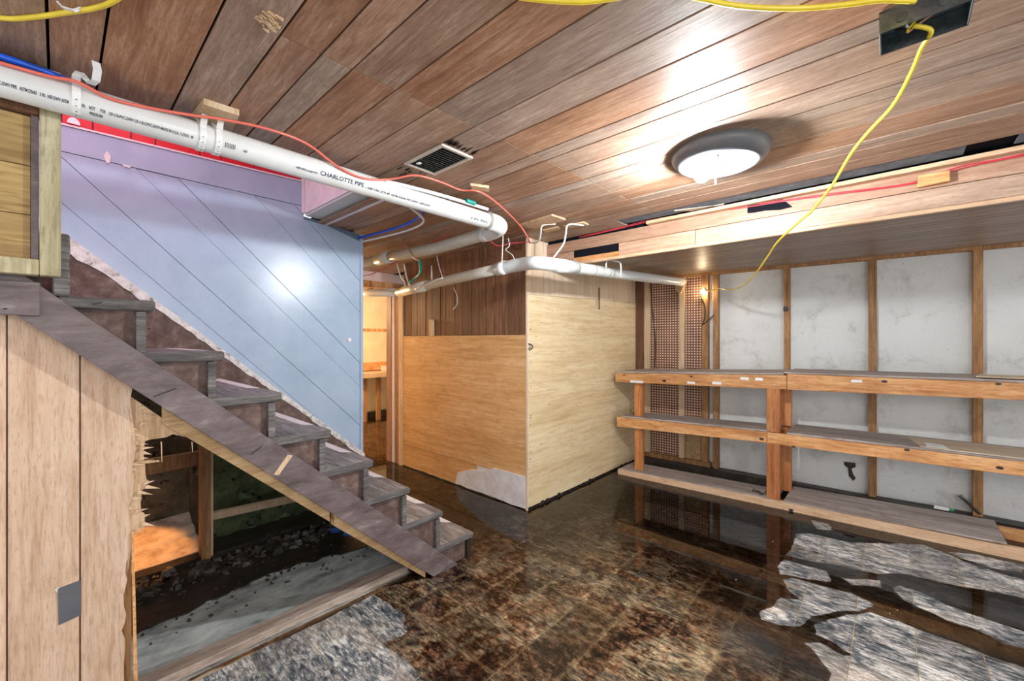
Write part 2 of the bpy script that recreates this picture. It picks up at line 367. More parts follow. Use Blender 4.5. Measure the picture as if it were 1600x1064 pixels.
def thing(name, loc, label, cat, group=None):
    o = bpy.data.objects.new(name, None); COL.objects.link(o); o.location = loc; o.empty_display_size = .05
    return tag(o, label, cat, group)
def struct(name, loc=(0, 0, 0)):
    o = bpy.data.objects.new(name, None); COL.objects.link(o); o.location = loc; o['kind'] = 'structure'; return o
B = lambda *a: G().box(*a)
ZC = 2.09

# ================================================================ FLOOR
floor = make('floor', B(-1.2, 4.6, -2.6, 7.0, -.12, -.0025), 'adhesive'); floor['kind'] = 'structure'
slab = make('concrete_slab', B(-1.0, 1.46, 2.0, 3.9, -.006, -.001), 'concrete', floor)
tb = G().box(-TS / 2 + .0018, TS / 2 - .0018, -TS / 2 + .0018, TS / 2 - .0018, -.005, .0)
tmesh = None; ntile = 0; rest = G()
def inside_frame(p):
    d = p[0] * CA + p[1] * SA
    if d < .45: return False
    r = p[0] * SA - p[1] * CA
    return abs(r / d) < 1.35 and HC / d * FPX < 640
cells = []
for i in range(-12, 14):
    for j in range(-18, 30):
        cx = TX + (i + .5) * TS; cy = TY + (j + .5) * TS
        if cx > 4.4 or cy > 6.5 or cy < -2.4 or cx < -1: continue
        if cx > 2.40 and cy > 2.04: continue
        if cx < 1.46 and cy > 1.98: continue
        cells.append((cx, cy))
def wanted(c):
    return inside_frame(c) and c[0] < 3.8 and c[1] < 4.0
near = sorted([c for c in cells if wanted(c)], key=lambda c: c[0] * CA + c[1] * SA)[:295]
nearset = set(near)
for (cx, cy) in cells:
    if (cx, cy) in nearset:
        if tmesh is None:
            o = make('floor_tile', tb, 'tile', floor); tmesh = o.data
        else:
            o = bpy.data.objects.new('floor_tile', tmesh); COL.objects.link(o); o.parent = floor
        o.location = (cx, cy, random.uniform(-.0006, .0006)); o.rotation_euler[2] = random.uniform(-.012, .012)
    else: rest.box(cx - TS / 2 + .0018, cx + TS / 2 - .0018, cy - TS / 2 + .0018, cy + TS / 2 - .0018, -.005, 0)
make('distant_floor_tiles', rest, 'tile', floor, kind='stuff')

# water sheet with dry islands
def z6(pts): return [PZ(1100 + .361 * x, 680 + .361 * y) for x, y in pts]
isl = [
 [(400,430),(460,425),(540,445),(640,465),(800,470),(950,475),(1050,510),(1120,545),(1250,590),(1385,625),(1500,650),(1500,740),(1385,705),(1250,680),(1080,650),(950,620),(880,605),(760,600),(650,585),(560,560),(450,545),(360,525)],
 [(345,540),(420,555),(530,590),(550,635),(450,625),(330,605),(318,570)],
 [(380,615),(500,650),(640,685),(740,740),(690,755),(560,770),(470,790),(420,830),(330,825),(240,800),(240,770),(300,740),(330,705),(420,712),(350,660),(350,630)],
 [(600,620),(760,630),(770,660),(640,650)],
 [(810,660),(860,655),(960,690),(1050,735),(1200,790),(1385,850),(1500,880),(1500,960),(1385,925),(1300,905),(1180,845),(1050,800),(950,755),(870,720)],
 [(480,820),(600,785),(720,770),(820,800),(950,850),(1100,900),(1250,960),(1385,1010),(1500,1050),(1500,1250),(700,1250),(560,1150),(540,1010),(490,950),(440,900),(500,900),(600,955),(630,945),(560,900),(480,860)],
 [(470,370),(540,385),(560,415),(480,405)],
 [(1050,505),(1190,520),(1300,545),(1385,560),(1385,600),(1260,580),(1130,540)],
]
loops = [z6(p) for p in isl]
loops.append([PZ(180 + .4172 * x, 620 + .4172 * y) for x, y in [(960,740),(1010,770),(1080,820),(1095,880),(1040,910),(1000,930),(1100,1000),(1160,1064),(1230,1200),(1180,1500),(-300,1500),(-100,1250),(180,1112),(560,940),(800,830)]])
def rough_loop(lp, seed, amp=.011, step=.022):
    out = []
    for i in range(len(lp)):
        a = lp[i]; b = lp[(i + 1) % len(lp)]; n = max(1, int((b - a).length / step))
        for k in range(n):
            p = a.lerp(b, k / n); q = noise.noise_vector(Vector((p.x * 16, p.y * 16, seed))); q2 = noise.noise_vector(Vector((p.x * 60, p.y * 60, seed)))
            out.append(Vector((p.x + q.x * amp * 1.3 + q2.x * amp * .5, p.y + q.y * amp * 1.3 + q2.y * amp * .5)))
    return out
loops = [rough_loop(l, i) for i, l in enumerate(loops)]
outer = [Vector(p) for p in [(-.9, -2.4), (4.3, -2.4), (4.3, 6.5), (1.50, 6.5), (1.50, 2.3), (1.36, 2.1), (1.33, 1.99), (-.9, 1.99)]]
vs = list(outer); ed = [(i, (i + 1) % len(outer)) for i in range(len(outer))]
for l in loops:
    n = len(vs); vs += l; ed += [(n + i, n + (i + 1) % len(l)) for i in range(len(l))]
def pip(p, poly):
    c = False; j = len(poly) - 1
    for i in range(len(poly)):
        a, b = poly[i], poly[j]
        if (a.y > p.y) != (b.y > p.y) and p.x < (b.x - a.x) * (p.y - a.y) / (b.y - a.y) + a.x: c = not c
        j = i
    return c
res = delaunay_2d_cdt(vs, ed, [], 0, 1e-5)
fv, ff = res[0], res[2]
keep = []
for f in ff:
    c = sum((fv[i] for i in f), Vector((0, 0))) / len(f)
    if pip(c, outer) and not any(pip(c, l) for l in loops): keep.append(tuple(f))
g = G(); g.add([(v.x, v.y, .0028) for v in fv], keep)
water = make('flood_water', g, 'water', floor); water['kind'] = 'stuff'; water['label'] = 'shallow murky brown water lying over the floor tiles'

# small pale flecks floating on the water
g = G()
for k in range(120):
    x = random.uniform(.9, 3.6); y = random.uniform(-.8, 1.9); s = random.uniform(.0015, .005); a = random.uniform(0, 3)
    dx, dy = s * math.cos(a), s * math.sin(a)
    g.add([(x - dx, y - dy, .0040), (x + dy * .5, y - dx * .5, .0040), (x + dx, y + dy, .0045), (x - dy * .5, y + dx * .5, .0040), (x, y, .0060)], [(0, 1, 4), (1, 2, 4), (2, 3, 4), (3, 0, 4), (3, 2, 1, 0)])
make('floating_flecks', g, 'paper', floor, kind='stuff')

# ================================================================ CEILING
ceil = make('ceiling', G().box(-1.2, 2.70, -2.6, 2.0, ZC + .014, ZC + .1).box(1.24, 4.4, 2.0, 7.0, ZC + .014, ZC + .1), 'void'); ceil['kind'] = 'structure'
XL = [-1.0, -.78, -.6, -.45, -.30, -.15, -.018, .082, .263, .39, .493, .581, .722, .868, 1.041, 1.182, 1.363, 1.447, 1.61, 1.745, 1.83, 1.995, 2.16, 2.25, 2.36, 2.488]
SEAM = 1.09
for a, b in zip(XL, XL[1:]):
    sg = SEAM + .10 - .045 * (a + b) / 2 if a > .3 else None
    yend = 2.0 if b < 1.22 else 6.9
    segs = [(-2.5, sg - .0012), (sg + .0012, yend)] if sg else [(-2.5, yend)]
    if a > .3: segs = [(-2.5, sg - .0015), (sg + .0015, 2.9), (2.904, 6.9)] if yend > 3 else segs
    for y0, y1 in segs:
        make('ceiling_plank', B(a + .003, b - .003, y0, y1, ZC, ZC + .012 + random.uniform(0, .001)), 'ceil', ceil, bevel=.0012)
# beyond the box the boards run on over the far room
for k, a in enumerate([2.49, 2.7, 2.95, 3.2, 3.5, 3.8]):
    make('ceiling_plank', B(a + .003, a + .3, 3.76, 6.9, ZC, ZC + .012), 'ceil', ceil)
for a, b in ((2.491, 2.657),): make('ceiling_plank', B(a, b, 1.35, 2.055, ZC, ZC + .012), 'ceil', ceil)
# grey membrane and dark hole along the bulkhead, pale lath
make('membrane_strip', B(2.492, 2.612, -.22, 1.34, ZC + .004, ZC + .010), 'membrane', ceil)
make('membrane_strip', B(2.492, 2.612, -1.5, -.36, ZC + .004, ZC + .010), 'membrane', ceil)
make('splintered_board', G().prism([(PZ(1130, 320, ZC).x, PZ(1130, 320, ZC).y), (2.53, .98), (2.60, .90), (2.60, .72)], 'z', ZC - .004, ZC + .003), 'sof', ceil)

# ================================================================ BULKHEAD (soffit)
bulk = struct('bulkhead', (2.66, 0, 1.88))
SX = 2.66; YB = -1.7
make('lath', B(2.614, SX + .012, YB, 1.20, 2.066, 2.086), 'shelfpale', bulk, bevel=.002)
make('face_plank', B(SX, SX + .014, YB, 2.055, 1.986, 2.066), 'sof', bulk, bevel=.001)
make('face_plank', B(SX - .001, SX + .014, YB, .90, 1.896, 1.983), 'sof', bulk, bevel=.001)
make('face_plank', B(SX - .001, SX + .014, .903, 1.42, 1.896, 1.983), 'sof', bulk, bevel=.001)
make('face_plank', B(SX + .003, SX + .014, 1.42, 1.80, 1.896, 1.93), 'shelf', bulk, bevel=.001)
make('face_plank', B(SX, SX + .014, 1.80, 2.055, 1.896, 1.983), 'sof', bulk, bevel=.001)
make('dark_opening', B(SX + .005, SX + .014, 1.42, 1.80, 1.93, 1.986), 'void', bulk)
make('edge_molding', B(SX - .006, SX + .02, YB, 2.055, 1.874, 1.895), 'shelfpale', bulk, bevel=.004)
make('backing', B(SX + .016, SX + .03, YB, 2.055, 1.9, 2.104), 'void', bulk)
def wx(y): return 4.25 + .055 * (2.06 - y)            # the right wall leans away a little in plan
n = 17
for k in range(n):
    t0, t1 = k / n, (k + 1) / n
    def q(t, y, dz): x0 = SX + .02; return (x0 + (wx(y) - x0) * t, y, 1.882 + .078 * t + dz)
    e = .0022
    g = G().hexa([q(t0 + e, YB, 0), q(t1 - e, YB, 0), q(t1 - e, 2.058, 0), q(t0 + e, 2.058, 0)], [q(t0 + e, YB, .01), q(t1 - e, YB, .01), q(t1 - e, 2.058, .01), q(t0 + e, 2.058, .01)])
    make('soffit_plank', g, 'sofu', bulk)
make('soffit_backing', G().hexa([(SX + .03, YB, 1.90), (wx(YB), YB, 1.975), (wx(2.058), 2.058, 1.975), (SX + .03, 2.058, 1.90)], [(SX + .03, YB, 2.1), (wx(YB), YB, 2.1), (wx(2.058), 2.058, 2.1), (SX + .03, 2.058, 2.1)]), 'void', bulk)

# ================================================================ RIGHT WALL (white masonry, studs, pegboard)
wr = struct('wall_right', (4.3, 0, 0))
def W(y0, y1, d0, d1, z0, z1):
    """block on the right wall: y0<y1 along it, d = distance in front of it"""
    lo = [(wx(y0) - d1, y0, z0), (wx(y0) - d0, y0, z0), (wx(y1) - d0, y1, z0), (wx(y1) - d1, y1, z0)]
    return G().hexa(lo, [(p[0], p[1], z1) for p in lo])
def wl(px, py):
    r = ray(px, py); t = (4.25 + .055 * 2.06) / (r[0] + .055 * r[1]); return Vector((r[0] * t, r[1] * t, HC + r[2] * t))
make('masonry', W(-2.0, 2.3, -.08, -.02, 0, 2.1), 'whitewall', wr)
make('footing', W(-2.0, 2.0, -.02, .09, 0, .075), 'tar', wr, rough=(.012, 8))
make('bottom_plate', W(1.30, 2.05, .0, .05, .075, .12), 'stud', wr)
make('top_plate', W(-2.0, 2.05, -.02, .045, 1.935, 1.962), 'stud', wr)
PT = wl(1064, 430).z
for i, (a, b, mt) in enumerate([(1009, 1017, 'studpale'), (1063, 1071, 'studpale'), (1098, 1108, 'stud'), (1116, 1124, 'stud'), (1226, 1235, 'stud'), (1357, 1370, 'stud'), (1519, 1535, 'stud')]):
    ya, yb = wl(b, 600).y, wl(a, 600).y
    make('wall_stud', W(ya, yb, -.02, .04, .0, 1.94), mt, wr, bevel=.002)
make('wall_stud', W(-.98, -.93, -.02, .04, 0, 1.94), 'stud', wr)
make('pegboard', W(wl(1064, 600).y, wl(1018, 600).y + .02, -.01, .012, .12, 1.94), 'peg', wr)
make('pegboard', W(wl(1099, 600).y, wl(1072, 600).y, -.01, .012, .42, 1.94), 'peg', wr)
make('scrap_plywood', W(wl(1099, 600).y, wl(1072, 600).y, -.01, .010, .12, .415), 'raw', wr)
make('corner_board', W(1.95, 2.06, -.01, .03, 0, 1.94), 'darkplank', wr)
stain = tag(make('wall_stain', G().prism([(wl(px, py).y, wl(px, py).z) for px, py in [(1318,722),(1336,724),(1337,730),(1330,733),(1333,742),(1337,748),(1333,752),(1326,744),(1325,732),(1319,727)]], 'x', wx(.25) + .012, wx(.25) + .03), 'grime'), 'black torn tape residue stuck on white wall between shelves', 'tape residue')

# ================================================================ BOX WALLS (partition corner)
X1, Y1 = 2.42, 2.06
wb = struct('wall_back', (X1, 2.9, 0))
make('sheathing', B(X1 + .012, X1 + .05, Y1 + .02, 3.75, 0, 2.1), 'void', wb)
make('plywood_sheet', B(X1 - .004, X1 + .01, Y1 + .002, 3.745, .235, 1.345), 'plyL', wb, bevel=.0015)
make('plywood_strip', B(X1 - .003, X1 + .01, 2.62, 3.745, .01, .232), 'plyL', wb, bevel=.0015)
# painted white base piece with a broken outline
wp = [PX(px, py, X1) for px, py in [(716,738),(738,733),(758,736),(772,731),(800,738),(822,745),(822,794),(800,788),(770,775),(735,765),(712,757)]]
make('white_base_board', G().prism([(p.y, max(p.z, .0)) for p in wp], 'x', X1 - .008, X1 + .0), 'oldpaint', wb)
make('base_board', B(X1 - .004, X1 + .01, Y1 + .002, 2.62, .01, .105), 'oldpaint', wb)
make('base_board', B(X1 - .003, X1 + .01, Y1 + .002, 2.62, .107, .232), 'oldpaint', wb)
make('damp_edge', B(X1 - .010, X1 + .01, Y1 + .3, 3.75, 0, .014), 'grime', wb, rough=(.008, 14))
edges = [Y1 + .002, 2.26, 2.33, 2.42, 2.52, 2.60, 2.70, 2.82, 2.92, 3.05, 3.13, 3.26, 3.36, 3.5, 3.60, 3.745]
for a, b in zip(edges, edges[1:]):
    make('wall_plank', B(X1 + random.uniform(0, .003), X1 + .012, a + .003, b - .003, 1.348, 2.088), 'darkplank', wb, bevel=.0015)
make('loose_batten', B(X1 - .015, X1, 3.22, 3.29, 1.345, 1.50), 'studpale', wb)

wc = struct('wall_middle', (3.3, Y1, 0))
make('sheathing', B(X1 + .01, 4.5, Y1 + .012, Y1 + .05, 0, 2.1), 'void', wc)
def zs(x, a=1.650, b=1.715): return a + (b - a) * (x - X1) / 2.06
g = G().prism([(X1, .02), (4.3, .02), (4.3, zs(4.3)), (X1, zs(X1))], 'y', Y1 - .006, Y1 + .01)
make('plywood_sheet', g, 'plyR', wc, bevel=.0015)
for a, b in ((X1, 2.475), (2.479, 2.62), (2.624, 3.47), (3.475, 4.3)):
    g = G().prism([(a, zs(a) + .002), (b, zs(b) + .002), (b, 2.088), (a, 2.088)], 'y', Y1 - .002, Y1 + .01)
    make('upper_panel', g, 'plytop', wc, bevel=.001)
make('batten', B(3.455, 3.475, Y1 - .008, Y1, zs(3.46) - .09, 1.80), 'darkplank', wc)
g = G()
for k in range(60):
    x = X1 + 1.9 * k / 60; h = .006 + .022 * abs(noise.noise(Vector((x * 13, 0, 0))) * 2)
    g.box(x, x + .033, Y1 - .012, Y1, 0, h)
make('damp_edge', g, 'grime', wc, kind='stuff')
make('corner_nailing_strip', B(X1 - .007, X1 + .012, Y1 - .008, Y1 + .012, .0, 2.085), 'plytop', wc, bevel=.002)
g = G()
for k in range(46):
    x = random.choice([2.45, 2.46, random.uniform(2.5, 4.1)]); z = random.uniform(.1, 1.6); r = random.uniform(.002, .005)
    g.prism([(x + r * math.cos(t), z + r * math.sin(t)) for t in (0, 1.05, 2.1, 3.14, 4.2, 5.2)], 'y', Y1 - .0075, Y1 - .005)
make('nail_holes', g, 'hole', wc, kind='stuff')

# ================================================================ DOORWAY and far room
dj = struct('door_1', (X1, 3.9, 0))
def jb(pa, pb, d0, d1, mat, z1=1.80, nm='jamb_board'):
    ya, yb = PX(pb, 600, X1).y, PX(pa, 600, X1).y
    make(nm, B(X1 - d1, X1 - d0, ya, yb, 0, z1), mat, dj, bevel=.002)
jb(605, 612.5, -.05, .01, 'jamb'); jb(612.5, 616.5, -.05, .004, 'trimwhite', nm='stop_strip'); jb(616.5, 624, -.05, .0, 'jamb'); jb(624, 630.5, -.05, .012, 'studpale', nm='casing')
make('header_beam', B(1.9, 2.7, 4.05, 4.15, 1.865, 1.93), 'shelf', dj)
make('header_board', B(1.5, 2.9, 4.4, 4.42, 1.93, 2.089), 'trimwhite', dj)
wf = struct('wall_far', (3.6, 6.6, 0))
make('far_wall_board', B(1.5, 4.6, 6.6, 6.7, 0, 2.1), 'cream', wf)
make('far_left_board', B(1.47, 1.5, 3.05, 6.6, 0, 2.1), 'cream', wf)
make('far_right_board', B(4.5, 4.6, 3.8, 6.6, 0, 2.1), 'cream', wf)
zz = lambda py: PY(585, py, 6.55).z
g = G()
for k in range(5): 
    xx = PY(566 + k * 8, 516, 6.58).x; make('border_tile', B(xx, xx + .065, 6.585, 6.6, zz(518), zz(513.5)), 'shelf', wf)
cb = thing('far_bench', (3.7, 6.3, 0), 'pale wooden bench against cream wall seen through the doorway', 'bench')
make('bench_top', B(3.1, 4.3, 6.05, 6.55, PY(585, 590, 6.05).z, PY(585, 583, 6.05).z), 'studpale', cb)
make('back_rail', B(3.1, 4.3, 6.5, 6.58, zz(578), zz(566)), 'shelf', cb)
for xx in (3.28, 3.52, 3.72): make('leg', B(xx, xx + .06, 6.2, 6.26, 0, PY(585, 590, 6.05).z), 'stud', cb)
make('lower_rail', B(3.1, 4.3, 6.45, 6.55, 0.0, .10), 'tar', cb)
so = tag(make('wall_socket', B(PY(600, 577, 6.49).x - .05, PY(600, 577, 6.49).x + .07, 6.47, 6.50, zz(580), zz(572)), 'socket', bevel=.004), 'white double socket above the bench in the far room', 'socket')

# ================================================================ LEFT (blue) WALL
YW = 2.85
wlft = struct('wall_left', (.5, YW, 0))
SK = [PY(100, 365, 2.82), PY(565, 705, 2.82)]
ks = (SK[1].z - SK[0].z) / (SK[1].x - SK[0].x)
def skz(x): return SK[0].z + ks * (x - SK[0].x)
XE = PY(566, 600, YW).x
def clip_poly(poly, region):
    """Sutherland-Hodgman: poly clipped by the convex region (counter clockwise)"""
    out = poly
    for i in range(len(region)):
        a, b = region[i], region[(i + 1) % len(region)]; inp = out; out = []
        if not inp: return []
        def side(p): return (b[0] - a[0]) * (p[1] - a[1]) - (b[1] - a[1]) * (p[0] - a[0])
        for k in range(len(inp)):
            p, q = inp[k], inp[(k + 1) % len(inp)]; sp, sq = side(p), side(q)
            if sp >= 0: out.append(p)
            if (sp >= 0) != (sq >= 0):
                t = sp / (sp - sq); out.append((p[0] + t * (q[0] - p[0]), p[1] + t * (q[1] - p[1])))
    return out
regions = [[(-.4, skz(-.4) - .1), (1.0893, skz(1.088) - .1), (1.0893, 2.178), (-.4, 2.178)],
           [(1.0895, skz(1.0895) - .1), (XE, skz(XE) - .1), (XE, 2.072), (1.235, 2.086), (1.0895, 2.126)]]
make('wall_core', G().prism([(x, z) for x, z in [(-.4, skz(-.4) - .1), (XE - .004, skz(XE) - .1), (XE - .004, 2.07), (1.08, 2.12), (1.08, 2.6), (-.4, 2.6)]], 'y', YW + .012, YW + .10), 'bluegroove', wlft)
dd = -3.6; widths = [.10, .15, .20, .12, .26, .16, .22]
k = 0; c = -1.6
while c < 4.2:
    wd = widths[k % 7] * 1.41; k += 1
    # band between x+z=c and x+z=c+wd
    band = [(c - 3 + .0016, 3), (c + 3 + .0016, -3), (c + wd + 3 - .0016, -3), (c + wd - 3 - .0016, 3)]
    band = [(p[0], p[1]) for p in band]
    yo = random.uniform(0, .003)
    for rgn in regions:
      P = clip_poly(band, rgn)
      if len(P) >= 3: make('diagonal_board', G().prism(P, 'y', YW + yo, YW + .014), 'bluewall', wlft)
    c += wd
mz = lambda x: 2.300 + (x - .0) * .033
make('top_board', G().prism([(-.9, 2.181), (1.09, 2.181), (1.09, mz(1.09)), (-.9, mz(-.9))], 'y', YW - .001, YW + .012), 'bluewall', wlft, bevel=.001)
make('white_moulding', G().prism([(-.9, mz(-.9) + .001), (1.09, mz(1.09) + .001), (1.09, mz(1.09) + .010), (-.9, mz(-.9) + .010)], 'y', YW - .006, YW + .012), 'trimwhite', wlft)
make('end_trim', B(XE - .018, XE + .004, YW - .008, YW + .11, skz(XE) - .25, 2.07), 'bluewall', wlft, bevel=.002)
bx = [PY(p, 200, YW).x for p in (96, 145, 205, 243, 313, 346, 398, 470)]
bx = [-.45, -.22] + bx
for a, b in zip(bx, bx[1:]):
    make('red_brick', G().prism([(a + .002, mz(a) + .012), (b - .002, mz(b) + .012), (b - .002, 2.44), (a + .002, 2.44)], 'y', YW - .002, YW + .012), 'brick', wlft, bevel=.002)
make('red_brick_course', B(-.9, 1.09, YW, YW + .012, 2.443, 2.6), 'brick', wlft)
make('paint_chip', G().prism([(PY(x, y, YW).x, PY(x, y, YW).z) for x, y in [(167,236),(173,244),(171,256),(166,254),(162,243)]], 'y', YW - .0035, YW - .001), 'paper', wlft)
make('paint_chip', G().prism([(PY(x, y, YW).x, PY(x, y, YW).z) for x, y in [(190,256),(204,260),(203,263),(193,260)]], 'y', YW - .0035, YW - .001), 'paper', wlft)
# stairwell header: return face, small plaster underside and its trim
hd = struct('trim_1', (1.16, 2.4, 2.1))
make('return_face', B(1.09, 1.10, 2.0, YW, 2.13, 2.6), 'trimwhite', hd)
make('corner_bead', B(1.075, 1.09, YW - .02, YW + .0, 2.13, 2.36), 'trimwhite', hd, bevel=.002)
make('underside_board', B(1.10, 1.225, 2.0, YW, 2.118, 2.13), 'whitewall', hd)
make('edge_strip', B(1.225, 1.243, 2.0, YW, 2.084, 2.135), 'trimwhite', hd, bevel=.003)
make('opening_edge', B(-.9, 1.09, 2.0, 2.012, 2.09, 2.6), 'trimwhite', hd)

sw = struct('stairwell', (0, 2.4, 2.8))  # unseen enclosure added above the stairs to keep sky light off the wall
make('sky_block_top', B(-1.2, 1.11, 1.98, 2.97, 2.9, 2.95), 'trimwhite', sw)
make('sky_block_side', B(-.9, 1.11, 1.985, 1.999, 2.19, 2.9), 'trimwhite', sw)
make('sky_block_side', B(-.9, 1.11, 2.86, 2.95, 2.6, 2.9), 'trimwhite', sw)
make('sky_block_end', B(1.10, 1.13, 2.0, 2.86, 2.6, 2.9), 'trimwhite', sw)
# under-stair background
wu = struct('wall_understair', (.4, 3.45, 0))
make('light_block_board', B(-.95, -.9, 1.95, 3.46, 0, 2.0), 'mould', wu)  # unseen board added to shut ambient light out from under the stairs
make('mouldy_board', B(-.9, .60, 3.42, 3.46, 0, 1.6), 'mould', wu)
make('mouldy_board', B(.603, 1.46, 3.30, 3.34, 0, 1.6), 'mouldgreen', wu)
make('side_return', B(.585, .603, 3.30, 3.44, 0, 1.6), 'mould', wu)
make('end_wall', B(1.44, 1.47, 2.95, 3.42, 0, 2.08), 'mouldgreen', wu)
S = lambda px, py: PY(px, py, 2.93)
make('post', B(S(315, 800).x, S(330, 800).x, 2.93, 3.01, .03, 1.3), 'stud', wu, bevel=.002)
make('post_edge', B(S(330, 800).x, S(333.5, 800).x, 2.935, 3.0, .03, 1.3), 'studpale', wu)
a, b = PY(333, 805, 3.1), PY(470, 776, 3.1)
make('rail', G().prism([(a.x, a.z - .03), (b.x, b.z - .03), (b.x, b.z + .012), (a.x, a.z + .012)], 'y', 3.1, 3.14), 'studpale', wu)
a, b = PY(222, 725, 3.1), PY(318, 712, 3.1)
make('rail', G().prism([(a.x - .3, a.z - .08), (b.x, b.z - .05), (b.x, b.z + .03), (a.x - .3, a.z + .02)], 'y', 3.1, 3.13), 'stud', wu)
make('sole_plate', B(-.9, 1.40, 2.95, 3.03, 0, .045), 'tar', wu, rough=(.01, 8))
make('soil_bank', G().hexa([(-.9, 3.03, 0), (.58, 3.03, 0), (.58, 3.42, 0), (-.9, 3.42, 0)], [(-.9, 3.03, .05), (.58, 3.03, .05), (.58, 3.42, .17), (-.9, 3.42, .17)]), 'dirt', wu, rough=(.02, 8))

# ================================================================ STAIRCASE
YS = 1.862; YF = 2.815
st = thing('staircase', (1.0, 2.3, 0), 'worn brown painted wooden staircase descending along the blue wall', 'staircase')
NX = [.226, .424, .626, .830, 1.037, 1.250, 1.466, 1.695]
NZ = [1.436, 1.259, 1.085, .900, .722, .532, .345, .148]
TT = .036
for i in range(8):
    back = (NX[i - 1] - .055) if i else .0
    td = make('tread', B(back, NX[i], YS, YF, NZ[i] - TT, NZ[i]), 'tread', st, bevel=.005 if i < 5 else .010, rough=(.0014, 6))
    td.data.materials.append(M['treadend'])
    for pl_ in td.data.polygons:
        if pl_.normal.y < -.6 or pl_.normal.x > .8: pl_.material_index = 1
    zb = NZ[i + 1] - .0 if i < 7 else 0.0
    make('riser', B(NX[i] - .050, NX[i] - .024, YS + .004, YF, zb, NZ[i] - TT - .003), 'treadend' if i < 7 else 'tar', st, bevel=.0015)
    if i: 
        y0 = 2.02 + .04 * (i % 3)
        make('white_tape', G().prism([(NX[i] - .052, y0 + .05), (NX[i] - .012, y0), (NX[i] - .010, YF - .02), (NX[i] - .06, YF - .02)], 'z', NZ[i] - .001, NZ[i] + .0012), 'tape', st)
make('riser', B(-.012, .024, YS - .004, YF, NZ[0], 1.625), 'treadend', st, bevel=.004, rough=(.003, 5))
saw = []
for i in range(8):
    back = NX[i - 1] - .050 if i else -.03
    saw += [(back, NZ[i] - TT), (NX[i] - .050, NZ[i] - TT)]
bl = lambda x: 1.305 - .918 * x
saw = [(-.35, bl(-.35)), (-.35, 1.60), (-.03, 1.60)] + saw + [(NX[7] - .05, .0), (1.43, 0.0)]
make('carriage', G().prism(saw, 'y', YS + .028, YS + .062), 'carriage', st)
make('stringer', G().prism([(-.35, 1.43 + .3185), (1.575, -.003), (1.40, -.003), (1.335, .055), (-.35, 1.622)], 'y', YS - .002, YS + .026), 'stair', st, bevel=.0015, label='long glossy dark brown board nailed along the stair side')
for x0, x1 in ((.25, .835), (.855, 1.36)):
    z = lambda x: 1.292 - .924 * x
    make('raw_edge_strip', G().prism([(x0, z(x0) - .052), (x1, max(z(x1) - .045, 0)), (x1, z(x1) + .02), (x0, z(x0) + .02)], 'y', YS + .026, YS + .064), 'raw', st, bevel=.001)
make('top_side_board', B(-.35, -.035, YS - .02, YS - .001, 1.372, 1.470), 'stair', st, bevel=.002)
a, b = PY(452, 711, YS), PY(430, 742, YS)
make('bare_notch', G().prism([(a.x - .006, a.z + .004), (a.x + .012, a.z - .004), (b.x + .012, b.z - .004), (b.x - .006, b.z + .004)], 'y', YS - .0035, YS), 'studpale', st)
for px, py, qx, qy in ((240,620,275,607), (392,710,410,697), (145,476,160,472), (0,484,10,482)):
    a = PY(qx, qy, YS - .012 if px else YS - .03); b = PY(px, py, YS - .003)
    make('bent_nail', G().tube([a, b], .0018, 6, 1), 'hole', st)
# skirt on the blue wall
make('skirt_board', G().prism([(-.3, skz(-.3) - .012), (XE, skz(XE) - .012), (XE, skz(XE) - .30), (-.3, skz(-.3) - .45)], 'y', YF + .003, YW), 'carriage', st)
up, lowp = [], []
nn = 70
for k in range(nn + 1):
    x = -.1 + (XE + .1) * k / nn
    up.append((x, skz(x) + .002)); wdt = .036 + .085 * max(0, .42 - x) + .018 * noise.noise(Vector((x * 9, 1, 0))) + .012 * noise.noise(Vector((x * 40, 1, 0)))
    lowp.append((x, skz(x) - max(.012, wdt)))
make('chipped_plaster_edge', G().prism(up + lowp[::-1], 'y', YF - .002, YW - .001), 'plaster', st)

# ================================================================ LEFT VENEER PANEL under the stairs
YP = 1.925
pw = struct('wall_front', (0, YP, 0))
tp = lambda x: 1.345 - .915 * x
make('veneer_plank', G().prism([(-1.0, 0), (-.1035, 0), (-.1035, tp(-.104)), (-1.0, 2.05)], 'y', YP, YP + .008), 'panel', pw, bevel=.0015)
make('veneer_plank', G().prism([(-.100, 0), (.046, 0), (.046, tp(.046)), (-.100, tp(-.1))], 'y', YP, YP + .008), 'panel', pw, bevel=.0015)
rg = [(207,605),(205,640),(209,668),(212,700),(207,730),(208,760),(201,790),(203,815),(206,850),(197,880),(199,905),(193,930),(197,960),(190,985),(196,1010),(194,1064)]
R = []
for i, (x, y) in enumerate(rg):
    p = PY(x, y, YP); R.append((p.x, p.z))
    if i < len(rg) - 1:
        q = PY(*rg[i + 1], YP); R.append(((p.x + q.x) / 2 + random.uniform(-.004, .004), (p.z + q.z) / 2))
make('veneer_plank', G().prism([(.050, 0), (.050, tp(.05))] + [(R[0][0], tp(R[0][0]))] + R + [(R[-1][0], 0)], 'y', YP, YP + .008), 'panel', pw)
rem = [(40,-20),(60,0),(150,62),(235,120),(262,150),(215,140),(190,152),(130,160),(112,166),(108,200),(106,240),(165,238),(166,243),(112,250),(113,280),(117,310),(131,318),(114,326),(116,342),(100,350),(98,380),(95,400),(98,430),(105,433),(112,440),(110,490),(75,500),(60,560),(50,640),(35,700),(30,400)]
make('torn_ply_layer', G().prism([(PY(180 + .4172 * x, 620 + .4172 * y, YP + .01).x, PY(180 + .4172 * x, 620 + .4172 * y, YP + .01).z) for x, y in rem], 'y', YP + .010, YP + .016), 'panelcore', pw)
